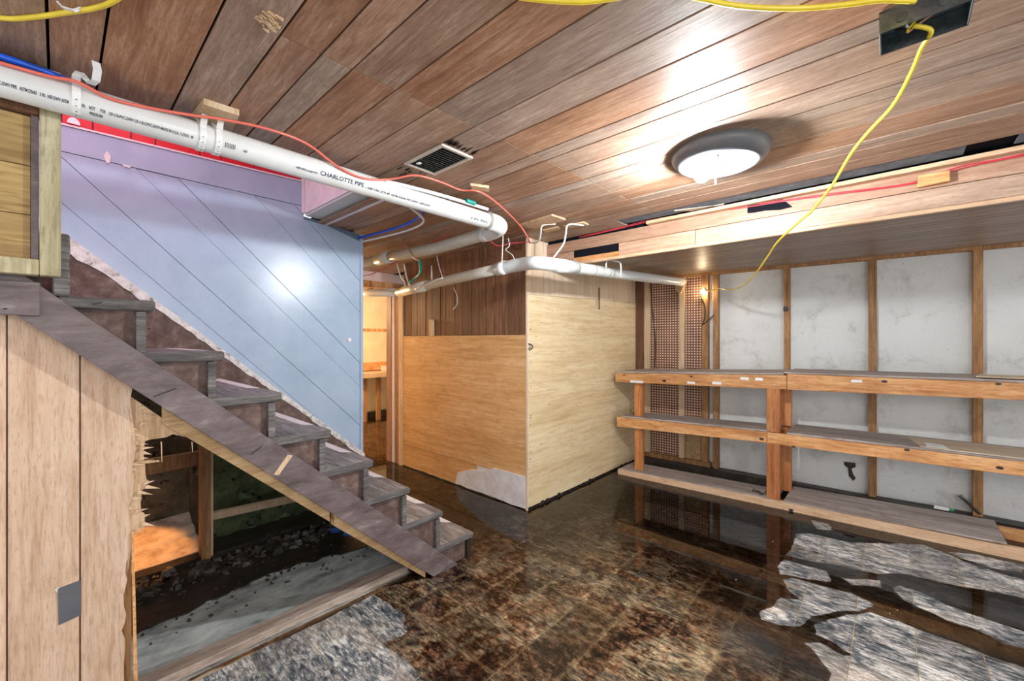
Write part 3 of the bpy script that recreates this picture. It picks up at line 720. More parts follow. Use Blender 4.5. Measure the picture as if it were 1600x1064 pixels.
for (a, b) in (((252, 690), (253, 722)), ((300, 690), (301, 706)), ((212, 722), (240, 718)), ((208, 832), (216, 838))):
    make('splinter', G().tube([PY(*a, YP + .005), PY(*b, YP - .004)], .0022, 5, 1, r2=.0008), 'panelcore', pw)
a, b = PY(207, 830, YP - .004), PY(213, 1064, YP - .004)
make('loose_lath', G().prism([(a.x - .003, a.z), (a.x + .003, a.z), (b.x + .008, b.z - .25), (b.x - .004, b.z - .25)], 'y', YP - .008, YP - .003), 'shelf', pw)
make('inner_edge_post', B(.135, .172, YP + .02, YP + .06, 0, .62), 'stud', pw)
a, b = PY(90, 920, YP - .002), PY(126, 963, YP - .002)
tag(make('cutout_patch', G().prism([(a.x, a.z), (b.x, a.z + .006), (b.x, b.z + .004), (a.x + .002, b.z - .004)], 'y', YP - .003, YP + .0), 'enamel'), 'dark grey square patch at the groove of left panel', 'patch')  # flat dark grey plate added in place of a cutout hole
for xx in (-.102, .048): make('groove_backing', B(xx - .02, xx + .02, YP + .009, YP + .014, 0, tp(xx) - .02), 'darkplank', pw)
make('paint_scuff', G().prism([(a.x - .006, a.z), (a.x + .004, a.z + .004), (a.x, a.z - .012)], 'y', YP - .002, YP), 'paper', pw)

for k in range(26):
    py = 640 + k * 7.6 + random.uniform(-2, 2); px = 218 + 12 * math.sin(k * .9) + random.uniform(-4, 4); L = random.uniform(6, 20); d = random.choice((-1, 1, 1))
    a = PY(px, py, YP + random.uniform(-.002, .012)); b = PY(px + L, py + random.uniform(-5, 5), YP + random.uniform(-.008, .006))
    make('splinter', G().prism([(a.x - .012, a.z - .005), (b.x, b.z), (a.x - .006, a.z + .007)], 'y', a.y, a.y + .002), 'panelcore' if k % 3 else 'panel', pw)
# ================================================================ PINE BOARD PANEL, upper left
pc = thing('pine_enclosure', (-.3, 1.80, 1.485), 'yellow-green pine board panel with mitred frame above stair top', 'wood panel')
YQ = 1.80
zb = 1.487
make('frame_stile', B(-.036, .006, YQ, YQ + .05, zb, 2.085), 'pinegreen', pc, bevel=.002)
make('frame_rail', B(-.9, -.037, YQ, YQ + .05, zb, zb + .045), 'pinegreen', pc, bevel=.002)
make('frame_rail', B(-.9, -.037, YQ, YQ + .05, 1.945, 2.085), 'darkplank', pc, bevel=.002)
make('shadow_strip', B(-.052, -.038, YQ + .012, YQ + .05, zb + .047, 1.943), 'stair', pc)
z0 = zb + .047
for z1 in (1.66, 1.80, 1.943):
    make('pine_board', B(-.9, -.053, YQ + .022, YQ + .045, z0, z1 - .002), 'pine', pc, bevel=.001); z0 = z1

# ================================================================ FLOOR SILL, RUBBLE
sl = tag(make('floor_sill', G().hexa([(.05, 2.01, 0), (1.33, 2.005, 0), (1.36, 2.095, 0), (.05, 2.10, 0)], [(.05, 2.012, .036), (1.33, 2.01, .036), (1.36, 2.09, .036), (.05, 2.095, .036)]), 'sill', bevel=.004, rough=(.004, 10)), 'weathered timber sill lying on the floor under the staircase', 'timber')
dl = [Vector((x, y)) for x, y in [(-.8, 3.0), (-.8, 2.46), (.1, 2.46), (.45, 2.50), (.8, 2.56), (1.1, 2.5), (1.38, 2.42), (1.42, 3.28), (.7, 3.28), (.62, 3.02)]]
dl = rough_loop(dl, 5, .03, .03)
make('dirt_layer', G().prism([(p.x, p.y) for p in dl], 'z', -.003, .006), 'tar', floor)
g = G()
for k in range(520):
    x = random.uniform(.25, 1.40); y = random.triangular(2.3, 2.98, 2.9); s = random.uniform(.003, .020) * (1.2 if y > 2.75 else .5)
    h = random.uniform(.3, .8) * s; a = random.uniform(0, 3.14); L = s * random.uniform(.6, 2.2)
    ca, sa = math.cos(a), math.sin(a); z = .045 * max(0, y - 2.7) * 2
    P = [(-L, -s), (L * .7, -s * .9), (L, s * .5), (-L * .6, s)]
    lo = [(x + p * ca - q_ * sa, y + p * sa + q_ * ca, z) for p, q_ in P]; hi = [(x + (p * ca - q_ * sa) * .7, y + (p * sa + q_ * ca) * .7, z + h + random.uniform(0, h)) for p, q_ in P]
    g.hexa(lo, hi)
rb = tag(make('rubble', g, 'rubble', kind='stuff'), 'dark wet rubble and splinters heaped under the staircase', 'rubble')
for px, py, lab in ((525, 828, 'left of two small blue bottles in rubble under stairs'), (545, 833, 'right of two small blue bottles in rubble under stairs')):
    p = PZ(px, py, .075)
    t = thing('small_bottle', p, lab, 'bottle', 'small blue bottles under the stairs')
    make('bottle_body', G().tube([p + Vector((-.02, .02, 0)), p + Vector((-.005, .005, 0)), p + Vector((.01, -.01, 0)), p + Vector((.016, -.016, 0))], .018, 12, 1), 'bluebottle', t, smooth=False)
    make('cap', G().tube([p + Vector((.016, -.016, 0)), p + Vector((.028, -.028, 0))], .010, 10, 1), 'bluebottle', t)
make('pillar_support', B(1.36, 1.40, 2.96, 3.0, 0.04, 1.9), 'tar', wu)

# ================================================================ SHELVING
sh = thing('wall_shelving', (3.95, .4, 0), 'three-tier orange lumber shelving built along the white wall', 'shelving')
def fx(y): return 3.67 + .06 * (2.06 - y)
def SB(y0, y1, d0, d1, za0, za1, zb0, zb1):
    """board along the shelf front: za at y0 (low Y end), zb at y1"""
    return G().hexa([(fx(y0) + d0, y0, za0), (fx(y0) + d1, y0, za0), (fx(y1) + d1, y1, zb0), (fx(y1) + d0, y1, zb0)],
                    [(fx(y0) + d0, y0, za1), (fx(y0) + d1, y0, za1), (fx(y1) + d1, y1, zb1), (fx(y1) + d0, y1, zb1)])
YE = -1.35
make('front_board', SB(.60, 2.0, 0, .038, .925, 1.035, .895, .982), 'shelf', sh, bevel=.002)
make('front_board', SB(YE, .597, 0, .038, .965, 1.052, .925, 1.045), 'shelf', sh, bevel=.002)
make('shelf_board', SB(.62, 1.98, .0, .50, 1.037, 1.052, .985, 1.0), 'shelfply', sh, bevel=.001)
make('shelf_board', SB(YE, .617, .002, .50, 1.054, 1.070, 1.047, 1.060), 'shelfply', sh, bevel=.001)
make('front_board', SB(.73, 1.985, 0, .038, .497, .582, .463, .557), 'shelf', sh, bevel=.002)
make('front_board', SB(YE, .727, 0, .038, .505, .590, .497, .582), 'shelf', sh, bevel=.002)
make('shelf_board', SB(.70, 1.94, .0, .30, .585, .600, .560, .574), 'shelfply', sh, bevel=.001)
make('shelf_board', SB(YE, .60, .0, .42, .592, .606, .585, .600), 'shelfply', sh, bevel=.001)
make('front_board', SB(YE, 1.975, 0, .038, 0, .080, 0, .052), 'shelfpale', sh, bevel=.003)
make('shelf_board', SB(.67, 1.95, .0, .27, .060, .072, .054, .066), 'shelfply', sh, bevel=.001)
make('shelf_board', SB(-.50, .62, .0, .42, .081, .094, .062, .076), 'shelfply', sh, bevel=.001)
make('base_joist', SB(YE, .60, .36, .40, 0, .08, 0, .06), 'shelf', sh)
def post(pa, pb, d, dd, z0, z1, mat='post'):
    ya = ray(pb, 600); yb = ray(pa, 600)
    f_ = lambda r: (3.67 + .06 * 2.06 + d) * r[1] / (r[0] + .06 * r[1])
    a, b = f_(ya), f_(yb)
    make('post', G().hexa([(fx(a) + d, a, z0), (fx(a) + d + dd, a, z0), (fx(b) + d + dd, b, z0), (fx(b) + d, b, z0)], [(fx(a) + d, a, z1), (fx(a) + d + dd, a, z1), (fx(b) + d + dd, b, z1), (fx(b) + d, b, z1)]), mat, sh, bevel=.003)
post(991, 1003, .05, .05, .0, .465); post(991, 1003, .05, .05, .574, .90)
post(1197.5, 1218, .0, .04, .062, .497); post(1197.5, 1218, .0, .04, .586, .925)
post(1219, 1236, .24, .05, .075, .592); post(1219, 1236, .24, .05, .607, 1.04)
# back cleats
make('cleat', SB(YE, 1.95, .49, .52, .99, 1.045, .93, .985), 'stud', sh)
make('cleat', SB(.62, 1.95, .285, .31, .52, .584, .50, .560), 'stud', sh)
g = G()
def onfront(px, py, lx=0): # point on the plane of the shelf front
    r = ray(px, py); t = (3.67 + .06 * 2.06 - .001) / (r[0] + .06 * r[1]); return Vector((r[0] * t, r[1] * t, HC + r[2] * t))
labs = [('leftmost white paper label on the top shelf edge', 985, 1005, 594, 599), ('second white paper label from the left on top shelf edge', 1074, 1086, 596, 600),
 ('third white paper label from the left on top shelf edge', 1113, 1127, 596, 601), ('left one of two close white labels on top shelf edge', 1157, 1170, 589, 594),
 ('right one of two close white labels on top shelf edge', 1180, 1192, 590, 595), ('lone white label on top shelf edge right of the post', 1330, 1347, 593, 598)]
for lab, a, b, c, d in labs:
    p, q = onfront(a, c), onfront(b, d)
    g = G().hexa([(p.x - .003, p.y, q.z), (p.x, p.y, q.z), (q.x, q.y, q.z), (q.x - .003, q.y, q.z)], [(p.x - .003, p.y, p.z), (p.x, p.y, p.z), (q.x, q.y, p.z), (q.x - .003, q.y, p.z)])
    tag(make('paper_label', g, 'paper'), lab, 'label', 'paper labels on the shelf edge')
for px, py, r in ((1038, 595, .014), (1080, 588, .009), (1382, 596, .012), (1417, 703, .011), (1562, 731, .012), (975, 586, .008), (1240, 698, .008), (1236, 797, .012), (1190, 686, .012), (1560, 600, .01)):
    p = onfront(px, py)
    g = G().prism([(p.y + r * 1.4 * math.cos(t * .785), p.z + r * .8 * math.sin(t * .785)) for t in range(8)], 'x', p.x - .0012, p.x + .003)
    make('knot', g, 'tar', sh)
cbd = tag(make('board_offcut', G().hexa([(fx(-.3) + .01, -1.3, .608), (fx(-.3) + .38, -1.3, .608), (fx(-.05) + .33, -.07, .604), (fx(-.05) + .01, -.13, .604)], [(fx(-.3) + .01, -1.3, .614), (fx(-.3) + .38, -1.3, .614), (fx(-.05) + .33, -.07, .610), (fx(-.05) + .01, -.13, .610)]), 'cardboard'), 'pale thin board offcut lying on the middle shelf at right', 'board')
tag(make('paper_scrap', G().prism([(fx(-.1) + .02, -.16), (fx(-.1) + .02, -.26), (fx(-.1) + .13, -.24), (fx(-.1) + .15, -.15)], 'z', .612, .6145), 'paper'), 'torn white paper scrap on the pale board offcut', 'paper')
tag(make('board_offcut', G().hexa([(fx(-.3) + .02, -1.3, 1.072), (fx(-.3) + .3, -1.3, 1.072), (fx(-.05) + .3, -.42, 1.072), (fx(-.05) + .06, -.38, 1.072)], [(fx(-.3) + .02, -1.3, 1.079), (fx(-.3) + .3, -1.3, 1.079), (fx(-.05) + .3, -.42, 1.079), (fx(-.05) + .06, -.38, 1.079)]), 'cardboard'), 'thin beige board offcut on the top shelf, far right', 'board')
g = G()
for k in range(14):
    y = .75 + random.uniform(0, .12); x = fx(y) + random.uniform(.03, .14); s = random.uniform(.006, .02)
    g.hexa([(x - s, y - s, .0725), (x + s, y - s * .6, .0725), (x + s * .8, y + s, .0725), (x - s, y + s * .7, .0725)], [(x - s * .5, y - s * .5, .0725 + s * .5), (x + s * .5, y - s * .4, .0725 + s * .3), (x + s * .4, y + s * .5, .0725 + s * .5), (x - s * .5, y + s * .4, .0725 + s * .3)])
tag(make('debris', g, 'rubble', kind='stuff'), 'small dark debris on the bottom shelf beside the post', 'debris')
# glue tube and scraper in the gap behind the bottom shelf
p = wl(1472, 790); p.x -= .06
t = thing('glue_tube', p, 'small white tube with green cap against the white wall', 'tube')
make('tube_body', G().hexa([p + Vector((-.01, .045, -.012)), p + Vector((.0, .045, -.012)), p + Vector((.0, .045, .012)), p + Vector((-.01, .045, .012))], [p + Vector((-.014, -.03, -.010)), p + Vector((.004, -.03, -.010)), p + Vector((.004, -.03, .010)), p + Vector((-.014, -.03, .010))]), 'paper', t)
make('cap', G().tube([p + Vector((-.005, -.03, 0)), p + Vector((-.005, -.055, 0))], .009, 10, 1), 'greenplastic', t)
a, b = wl(1498, 772), wl(1530, 800); a.x -= .03; b.x -= .05
t = thing('old_brush', b, 'dark stick with pale tip leaning on the white wall', 'tool')
make('stick', G().tube([a.lerp(b, .2), b], .009, 8, 1), 'black', t); make('pale_tip', G().tube([a, a.lerp(b, .22)], .010, 8, 1), 'steel', t)

# ================================================================ PIPES
YA, ZA, RA = 1.74, 1.995, .045
pa = thing('drain_pipe', (.9, YA, ZA), 'long white drain pipe under the ceiling above the stairs', 'pipe')
make('pipe_run', G().tube([(-.9, YA, ZA - .012), (.4, YA, ZA), (1.70, YA, ZA)], RA, 28, 1), 'pvc', pa, smooth=True)
make('elbow', G().tube([(1.68, YA, ZA), (1.76, YA + .005, ZA), (1.815, YA + .03, ZA - .003), (1.835, YA + .08, ZA - .008), (1.838, YA + .15, ZA - .014)], RA + .007, 24, 4), 'pvc', pa, smooth=True)
make('elbow_rim', G().tube([(1.675, YA, ZA), (1.69, YA, ZA)], RA + .010, 24, 1), 'greyring', pa, smooth=True)
def text_on_pipe(s, x0, x1, ang, size, nm='printed_text', par=pa, ya=YA, za=ZA, r=RA):
    cu = bpy.data.curves.new('txt', 'FONT'); cu.body = s; cu.size = 1; cu.offset = .022; cu.resolution_u = 2
    o = bpy.data.objects.new('txt', cu); COL.objects.link(o); bpy.context.view_layer.update()
    me = bpy.data.meshes.new_from_object(o.evaluated_get(bpy.context.evaluated_depsgraph_get()))
    COL.objects.unlink(o); bpy.data.objects.remove(o)
    xs = [v.co.x for v in me.vertices]; w_ = max(xs) - min(xs); m0 = min(xs)
    g = G(); rr = r + .0009
    g.v = []
    for v in me.vertices:
        th = math.radians(ang) + v.co.y * size / rr
        xx = x0 + (v.co.x - m0) / w_ * (x1 - x0)
        zc = za - .012 * max(0, (.4 - xx)) / 1.3 
        g.v.append(Vector((xx, ya - rr * math.cos(th), zc + rr * math.sin(th))))
    g.f = [tuple(p.vertices) for p in me.polygons]
    o2 = make(nm, g, 'ink', par); return o2
def xa(px, py): return PY(px, py, YA - RA * .8).x
text_on_pipe('IPE PVC-DWV PIPE   ASTM D2665   3 IN.  NSF-DWV ASTM', -.118, xa(107, 168), -38, .013)
text_on_pipe('IN.    NOT      FOR', xa(128, 174), xa(165, 186), -36, .013)
text_on_pipe('PRESSURE', xa(140, 180), xa(161, 190), -56, .013)
text_on_pipe('CP-110-PVC-DWV CP-110-CPVC-DWV MADE IN U.S.A. 11/20/21  00', xa(170, 187), xa(302, 226), -38, .013)
text_on_pipe('U.S.A', xa(311, 228), xa(321, 232), -38, .013)
text_on_pipe('|||||||', xa(351, 240), xa(367, 244), -30, .017)
text_on_pipe('NSF', xa(380, 247), xa(386, 249), -34, .012)
text_on_pipe('NSF PIPE D-2665 PVC', xa(463, 271), xa(496, 280), -38, .011)
text_on_pipe('CHARLOTTE PIPE', xa(500, 281), xa(568, 300), -36, .025)
text_on_pipe('-- NSF 3 IN. SCH 40  ASTM D2665 PVC-DWV  NSF-DWV', xa(570, 300), xa(672, 328), -38, .013)
text_on_pipe('3 IN. PVC', xa(735, 346), xa(762, 356), -38, .016)
# grey solvent bands running slantwise round the pipe
def band(x0, x1, t0=-100, t1=110):
    pts = []
    for k in range(13):
        th = math.radians(t0 + (t1 - t0) * k / 12); x = x0 + (x1 - x0) * k / 12
        pts.append((x, YA - (RA + .001) * math.cos(th), ZA + (RA + .001) * math.sin(th)))
    g = G().strip(pts, (.012, 0, 0), .002); make('shadow_band', g, 'greyring', pa)
# pipe straps: white perforated bands
def hang_strap(name_t, x, up_pts, lab, width=.018, par=None):
    t = thing('pipe_strap', (x, YA, ZA), lab, 'strap', 'perforated straps holding the drain pipe')
    pts = []
    for k in range(11):
        th = math.radians(150 + 250 * k / 10)
        pts.append((x, YA + (RA + .003) * math.cos(th), ZA + (RA + .003) * math.sin(th)))
    pts = [(x, YA + .05, ZC - .012)] + pts + up_pts
    make('band', G().strip(pts, (width, 0, 0), .002), 'strap', t)
    g = G()
    for k in range(5):
        th = math.radians(200 + 20 * k); c = Vector((x, YA + (RA + .0048) * math.cos(th), ZA + (RA + .0048) * math.sin(th)))
        g.tube([c, c + Vector((0, math.cos(th), math.sin(th))) * .001], .0016, 6, 1)
    make('band_holes', g, 'hole', t, kind='stuff')
    return t
hang_strap('', .035, [(.035, YA - .045, 2.045), (.042, YA - .03, 2.065), (.055, YA - .01, 2.060), (.065, YA - .02, 2.045), (.074, YA - .045, 2.05), (.076, YA - .07, 2.07), (.072, YA - .09, 2.082)], 'white strap with a curled loose end on the drain pipe')
hang_strap('', .327, [(.327, YA - .047, 2.02), (.335, YA - .03, 2.06), (.34, YA - .02, 2.065)], 'left white strap of the pair below the wooden block')
hang_strap('', .372, [(.372, YA - .047, 2.02), (.380, YA - .03, 2.06), (.385, YA - .02, 2.065)], 'right white strap of the pair below the wooden block')
# upper back pipe
pb = thing('drain_pipe', (1.838, 2.8, 1.97), 'aged cream pipe running from the elbow toward the doorway', 'pipe')
make('pipe_run', G().tube([(1.838, YA + .14, 1.982), (1.835, 2.4, 1.964), (1.83, 3.05, 1.985)], RA - .004, 24, 3), 'pvcold', pb, smooth=True)
make('pipe_run', G().tube([(1.83, 3.2, 1.985), (1.83, 4.6, 2.0)], RA - .004, 24, 1), 'pvcold', pb, smooth=True)
make('coupling', G().tube([(1.83, 3.02, 1.982), (1.83, 3.22, 1.986)], RA + .004, 24, 1), 'pvc', pb, smooth=True)
make('coupling_collar', G().tube([(1.838, YA + .13, 1.982), (1.838, YA + .20, 1.980)], RA + .006, 24, 1), 'pvc', pb, smooth=True)
# lower pipe: far room, along the box, round the corner, into the wall
XP = 2.36
pcp = thing('drain_pipe', (XP, 2.9, 1.84), 'lower cream and white pipe bending around the plywood box corner', 'pipe')
P0, P1, P2, P3 = PX(622, 457, 2.20), PX(652, 450, 2.18), PX(700, 438, 2.15), PX(785, 419, 2.12)
make('pipe_run', G().tube([P0, P1, P2, P3], .039, 24, 2), 'pvcold', pcp, smooth=True)
make('pipe_run', G().tube([PX(540, 458, 2.25), P0 + Vector((0, .02, 0))], .039, 24, 1), 'pvc', pcp, smooth=True)
make('coupling', G().tube([P0.lerp(P1, .3), P1.lerp(P2, .35)], .045, 24, 1), 'pvcold', pcp, smooth=True)
C1 = PX(815, 413, 2.135); C2 = PY(843, 411, 1.70); C3 = PY(880, 416, 1.66); C4 = PY(918, 421, 1.645); C5 = Vector((4.12, 1.525, 1.872))
make('corner_bend', G().tube([P3 + Vector((0, .06, -.004)), C1, C2, C3], .045, 28, 5), 'pvc', pcp, smooth=True)
make('bend_collar', G().tube([P3 + Vector((-.002, .03, -.004)), P3 + Vector((0, -.03, .003))], .049, 24, 1), 'pvc', pcp, smooth=True)
make('bend_collar', G().tube([C3 - (C4 - C3) * .3, C3 + (C4 - C3) * .5], .048, 24, 1), 'pvc', pcp, smooth=True)
make('pipe_run', G().tube([C3, C4, C4.lerp(C5, .5) - Vector((0, 0, .003)), C5], .040, 24, 4), 'pvc', pcp, smooth=True)
for q_ in ((.10, .115), (.45, .35)):
    a = C3.lerp(C4, q_[0]); make('dark_ring', G().tube([a, a + (C4 - C3).normalized() * .004], .0495, 24, 1), 'greyring', pcp)
for t_ in (.04, .16): make('dark_ring', G().tube([C4.lerp(C5, t_), C4.lerp(C5, t_ + .003)], .0425, 24, 1), 'greyring', pcp)
make('wood_bracket', G().prism([(1.50, 1.90), (1.62, 1.90), (1.60, 1.80), (1.56, 1.76)], 'x', 4.17, 4.21), 'raw', pcp)

# flexible tubes
def cable(name, pts, r, mat, lab, cat, n=8, sm=5, group=None):
    t = make(name, G().tube(pts, r, n, sm), mat, smooth=True); return tag(t, lab, cat, group)
YR = YA - RA - .006
cable('red_tube', [PY(-60, 80, YR), PY(0, 98, YR), PY(75, 119, YR), PY(120, 128, YR - .01), PY(170, 153, YR), PY(230, 168, YR), PY(300, 180, YR - .01), PY(345, 186, YR - .02), PY(420, 202, YR - .03), PY(480, 225, YR), PY(530, 262, YR), PY(570, 279, YR), PY(610, 280, YR), PZ(650, 274, 2.065), PZ(690, 285, 2.07), PZ(720, 297, 2.07), PZ(750, 300, 2.068), PZ(782, 322, 2.075), PZ(812, 352, 2.06), PZ(824, 370, 2.0), PZ(828, 380, 1.99)], .0048, 'red', 'thin salmon red tube draped along the white drain pipe', 'tube')
cable('blue_tube', [(-.5, 1.765, 2.066), (-.2, 1.768, 2.064), (.015, 1.775, 2.058), (.08, 1.83, 2.03), (.6, 1.86, 2.01), (1.1, 1.90, 2.03), (1.45, 2.05, 2.06), (1.52, 2.35, 2.05), (1.49, 2.75, 2.045), (1.45, 3.1, 2.045)], .0095, 'blue', 'bright blue water tube behind the white drain pipe', 'tube')
cable('white_tube', [PY(600, 283, YR + .02), PY(640, 292, YR + .01), PY(700, 308, YR + .01), PY(762, 327, YR + .01)], .009, 'pvc', 'short capped white tube lying on the drain pipe', 'tube')
cable('white_tube', [(1.30, 1.95, 2.03), (1.50, 2.1, 2.025), (1.545, 2.35, 2.02), (1.51, 2.75, 2.02), (1.46, 3.1, 2.02)], .007, 'strap', 'slim white tube beside the blue one near blue wall', 'tube')
tag(make('green_tape', G().tube([PY(728, 313, YR), PY(742, 318, YR)], .012, 8, 1), 'green'), 'bit of green tape on the capped white tube', 'tape')
cable('red_wire', [(1.84, 3.7, 1.93), (1.86, 3.45, 1.88), (1.9, 3.2, 1.93), PX(690, 372, 1.95), PX(705, 366, 1.9)], .004, 'redwire', 'thin red wire looped under the cream pipe', 'wire')
cable('red_wire', [PX(760, 372, 2.1), PX(778, 384, 2.2), PX(800, 380, 2.3), PX(828, 378, 2.38)], .0035, 'redwire', 'short red wire crossing below the pipe elbow', 'wire')
cable('hanging_cord', [PX(655, 405, 2.0), PX(657, 425, 2.05), PX(648, 435, 2.1), PX(641, 441, 2.1)], .011, 'green', 'teal cord hanging behind the cream pipe', 'cord')
# hooks and wires around the lower pipe
hk = [('white hanger wire left of the teal cord', [PX(620, 412, 2.14), PX(626, 432, 2.13), PX(632, 440, 2.13), PX(632, 450, 2.13)], .006, 'strap'),
      ('straight white hanger wire just left of teal cord', [PX(631, 412, 2.14), PX(635, 432, 2.13), PX(640, 447, 2.12)], .006, 'strap'),
      ('white wire hook around the copper toned pipe section', [PX(648, 452, 2.12), PX(664, 446, 2.10), PX(680, 438, 2.10), PX(692, 434, 2.11)], .006, 'strap'),
      ('white spring-like screw behind the lower pipe', [PX(674, 415, 2.33), PX(675, 440, 2.33)], .007, 'strap'),
      ('thin pale wire dangling to lower pipe mid run', [PX(682, 398, 2.2), PX(687, 420, 2.16), PX(691, 432, 2.13)], .004, 'trimwhite'),
      ('curved white wire hanging below the lower pipe', [PX(709, 450, 2.38), PX(714, 462, 2.39), PX(714, 475, 2.40), PX(708, 484, 2.40)], .005, 'strap'),
      ('copper hook gripping the cream upper pipe', [PX(626, 372, 1.80), PX(638, 388, 1.79), PX(646, 402, 1.785), PX(654, 407, 1.79)], .005, 'copper'),
      ('small copper spike on ceiling by the doorway', [PX(604, 385, 1.9), PX(612, 396, 1.9)], .005, 'copper'),
      ('white wire below the pipe elbow', [PX(786, 368, 2.10), PX(785, 395, 2.09), PX(784, 412, 2.08)], .004, 'strap'),
      ('looped white wire under elbow near the corner', [PX(794, 372, 2.1), PX(796, 384, 2.1), PX(790, 390, 2.09), PX(800, 398, 2.08), PX(804, 406, 2.07)], .003, 'strap')]
for lab, pts, r, mt in hk: cable('hanger_wire', pts, r, mt, lab, 'wire', 6, 3)
cable('hanger_wire', [PZ(868, 350, 2.08), PZ(848, 352, 2.075), PX(845, 365, 2.25), PX(842, 376, 2.3), PX(832, 380, 2.35), PX(822, 372, 2.38)], .006, 'strap', 'thick white wire looping from the broken block to corner', 'wire', 8, 4)
cable('hanger_wire', [PZ(912, 352, 2.078), PZ(888, 351, 2.075), PY(884, 366, 1.62), PY(880, 382, 1.64), PY(865, 402, 1.66)], .006, 'strap', 'white wire dropping from ceiling clip onto the corner bend', 'wire', 8, 4)
cable('pipe_hook', [PX(947, 418, 2.72), PX(949, 407, 2.73), PX(966, 409, 2.76), PX(970, 414, 2.77), PX(970, 433, 2.78)], .006, 'strap', 'white square hook on the pipe below the bulkhead', 'hook', 6, 2)
g = G().tube([PX(912, 432, 2.9), PX(912, 436, 2.9)], .02, 8, 1)

# wooden blocks on the ceiling
def block(quad, z0, z1, lab, mat='studpale'):
    ps = [PZ(*q, z0) for q in quad]
    return tag(make('wood_block', G().hexa([(p.x, p.y, z0) for p in ps], [(p.x, p.y, z1) for p in ps]), mat, bevel=.001), lab, 'wood block')
block([(318, 163), (374, 181), (362, 206), (300, 186)], 2.068, 2.0895, 'pale plywood block on the ceiling above paired straps', 'studpale')
block([(735, 290), (764, 294), (764, 300), (738, 297)], 2.076, 2.0895, 'small pale block holding the red tube near elbow')
block([(812, 352), (862, 337), (884, 344), (836, 358)], 2.078, 2.0895, 'splintered block on ceiling at the box corner', 'panelcore')
block([(848, 360), (872, 355), (876, 358), (852, 364)], 2.082, 2.0895, 'thin pale strip beside the splintered ceiling block')
block([(880, 354), (912, 348), (920, 352), (890, 356)], 2.080, 2.0895, 'pale wooden clip beside the bulkhead end')
p = PX(1456, 268, SX - .012)
bw = tag(make('wood_scrap', G().box(SX - .03, SX, p.y - .055, p.y + .045, 1.995, 2.045), 'shelf', bevel=.003, rough=(.004, 3)), 'broken reddish wood scrap on the bulkhead over wires', 'wood scrap')
fl = [PX(x, y, SX - .004) for x, y in [(1168, 322), (1222, 311), (1238, 323), (1218, 328), (1195, 329), (1180, 332), (1168, 333)]]
tag(make('tar_paper_flap', G().prism([(p.y, p.z) for p in fl], 'x', SX - .007, SX - .003), 'void'), 'torn black paper flap on the bulkhead under red wires', 'paper flap')

# bulkhead wires
for k, (dz, mt, lab) in enumerate([(0, 'redwire', 'upper red wire along the top of the bulkhead'), (-.010, 'redwire', 'lower red wire along the top of the bulkhead')]):
    pts = []
    for px, py in [(905, 370), (960, 358), (1010, 345), (1080, 333), (1160, 322), (1230, 312), (1300, 302), (1400, 290), (1440, 281), (1500, 260), (1560, 249), (1640, 232)]:
        q = PX(px, py, SX - .006 - .003 * k); q.z += dz * (.4 + .6 * math.sin(px * .02) ** 2); pts.append(q)
    cable('red_wire', pts, .0026, mt, lab, 'wire', 6, 4)

# ================================================================ YELLOW CABLES, JUNCTION BOX
jx = thing('junction_box', (1.41, -.06, 2.045), 'open galvanised junction box on the ceiling with yellow cables', 'junction box')
bxv = lambda a, b, c, d, e, f: G().box(a, b, c, d, e, f)
jA = PZ(1376, 50, 2.035); jB = PZ(1420, 69, 2.035)
e1 = (jB - jA); e1.z = 0; e1n = e1.normalized(); e2n = Vector((-e1n.y, e1n.x, 0))
if e2n.y > 0: e2n = -e2n
jc = jA; L1 = .105; L2 = .155
e1n = Vector((1, 0, 0)); e2n = Vector((0, -1, 0)); jc = Vector((1.335, .025, 2.035))
def JB(a0, a1, b0, b1, z0, z1):
    f_ = lambda a, b, z: jc + e1n * a + e2n * b + Vector((0, 0, z - jc.z))
    return G().hexa([f_(a0, b0, z0), f_(a1, b0, z0), f_(a1, b1, z0), f_(a0, b1, z0)], [f_(a0, b0, z1), f_(a1, b0, z1), f_(a1, b1, z1), f_(a0, b1, z1)])
make('box_back', JB(0, L1, 0, L2, 2.083, 2.089), 'steel', jx)
for q_ in ((0, .003, 0, L2), (L1 - .003, L1, 0, L2), (.003, L1 - .003, 0, .003), (.003, L1 - .003, L2 - .003, L2)):
    make('box_side', JB(*q_, 2.037, 2.083), 'steel', jx, bevel=.0008)
for a, b in ((.0, .04), (.0, .11)):
    c = jc + e2n * b + Vector((-.001, 0, .022)); make('knockout', G().tube([c, c + Vector((-.002, 0, 0))], .011, 14, 1), 'steel', jx)
c = jc + e1n * .05 + e2n * .1 + Vector((0, 0, .047)); make('knockout', G().tube([c, c + Vector((0, 0, -.002))], .012, 14, 1), 'copper', jx)
jm = jc + e1n * .05 + e2n * .06 + Vector((0, 0, .02))
for k in range(5):
    a = 1.2 * k; q_ = jm + Vector((.02 * math.cos(a), .02 * math.sin(a), .005))
    make('wire_end', G().tube([q_ + Vector((.01, .02 * math.sin(a), .015)), q_, jm + Vector((.012 * math.cos(a + 1), .01, -.006))], .0028, 6, 4), ['yellow', 'black', 'strap', 'yellow', 'copper'][k], jx)
hang = [jm, PZ(1455, 48, 2.045), PZ(1440, 75, 2.04), PZ(1423, 115, 2.04), PZ(1395, 165, 2.03), PZ(1358, 205, 2.02), PX(1330, 240, 2.0), PX(1300, 290, 2.2), PX(1268, 330, 2.4), PX(1248, 347, 2.5), PX(1215, 378, 2.72), PX(1200, 400, 2.9), PX(1180, 428, 3.15), PX(1160, 447, 3.5), PX(1140, 453, 3.8), PX(1122, 451, 4.05), PX(1104, 456, 4.18)]
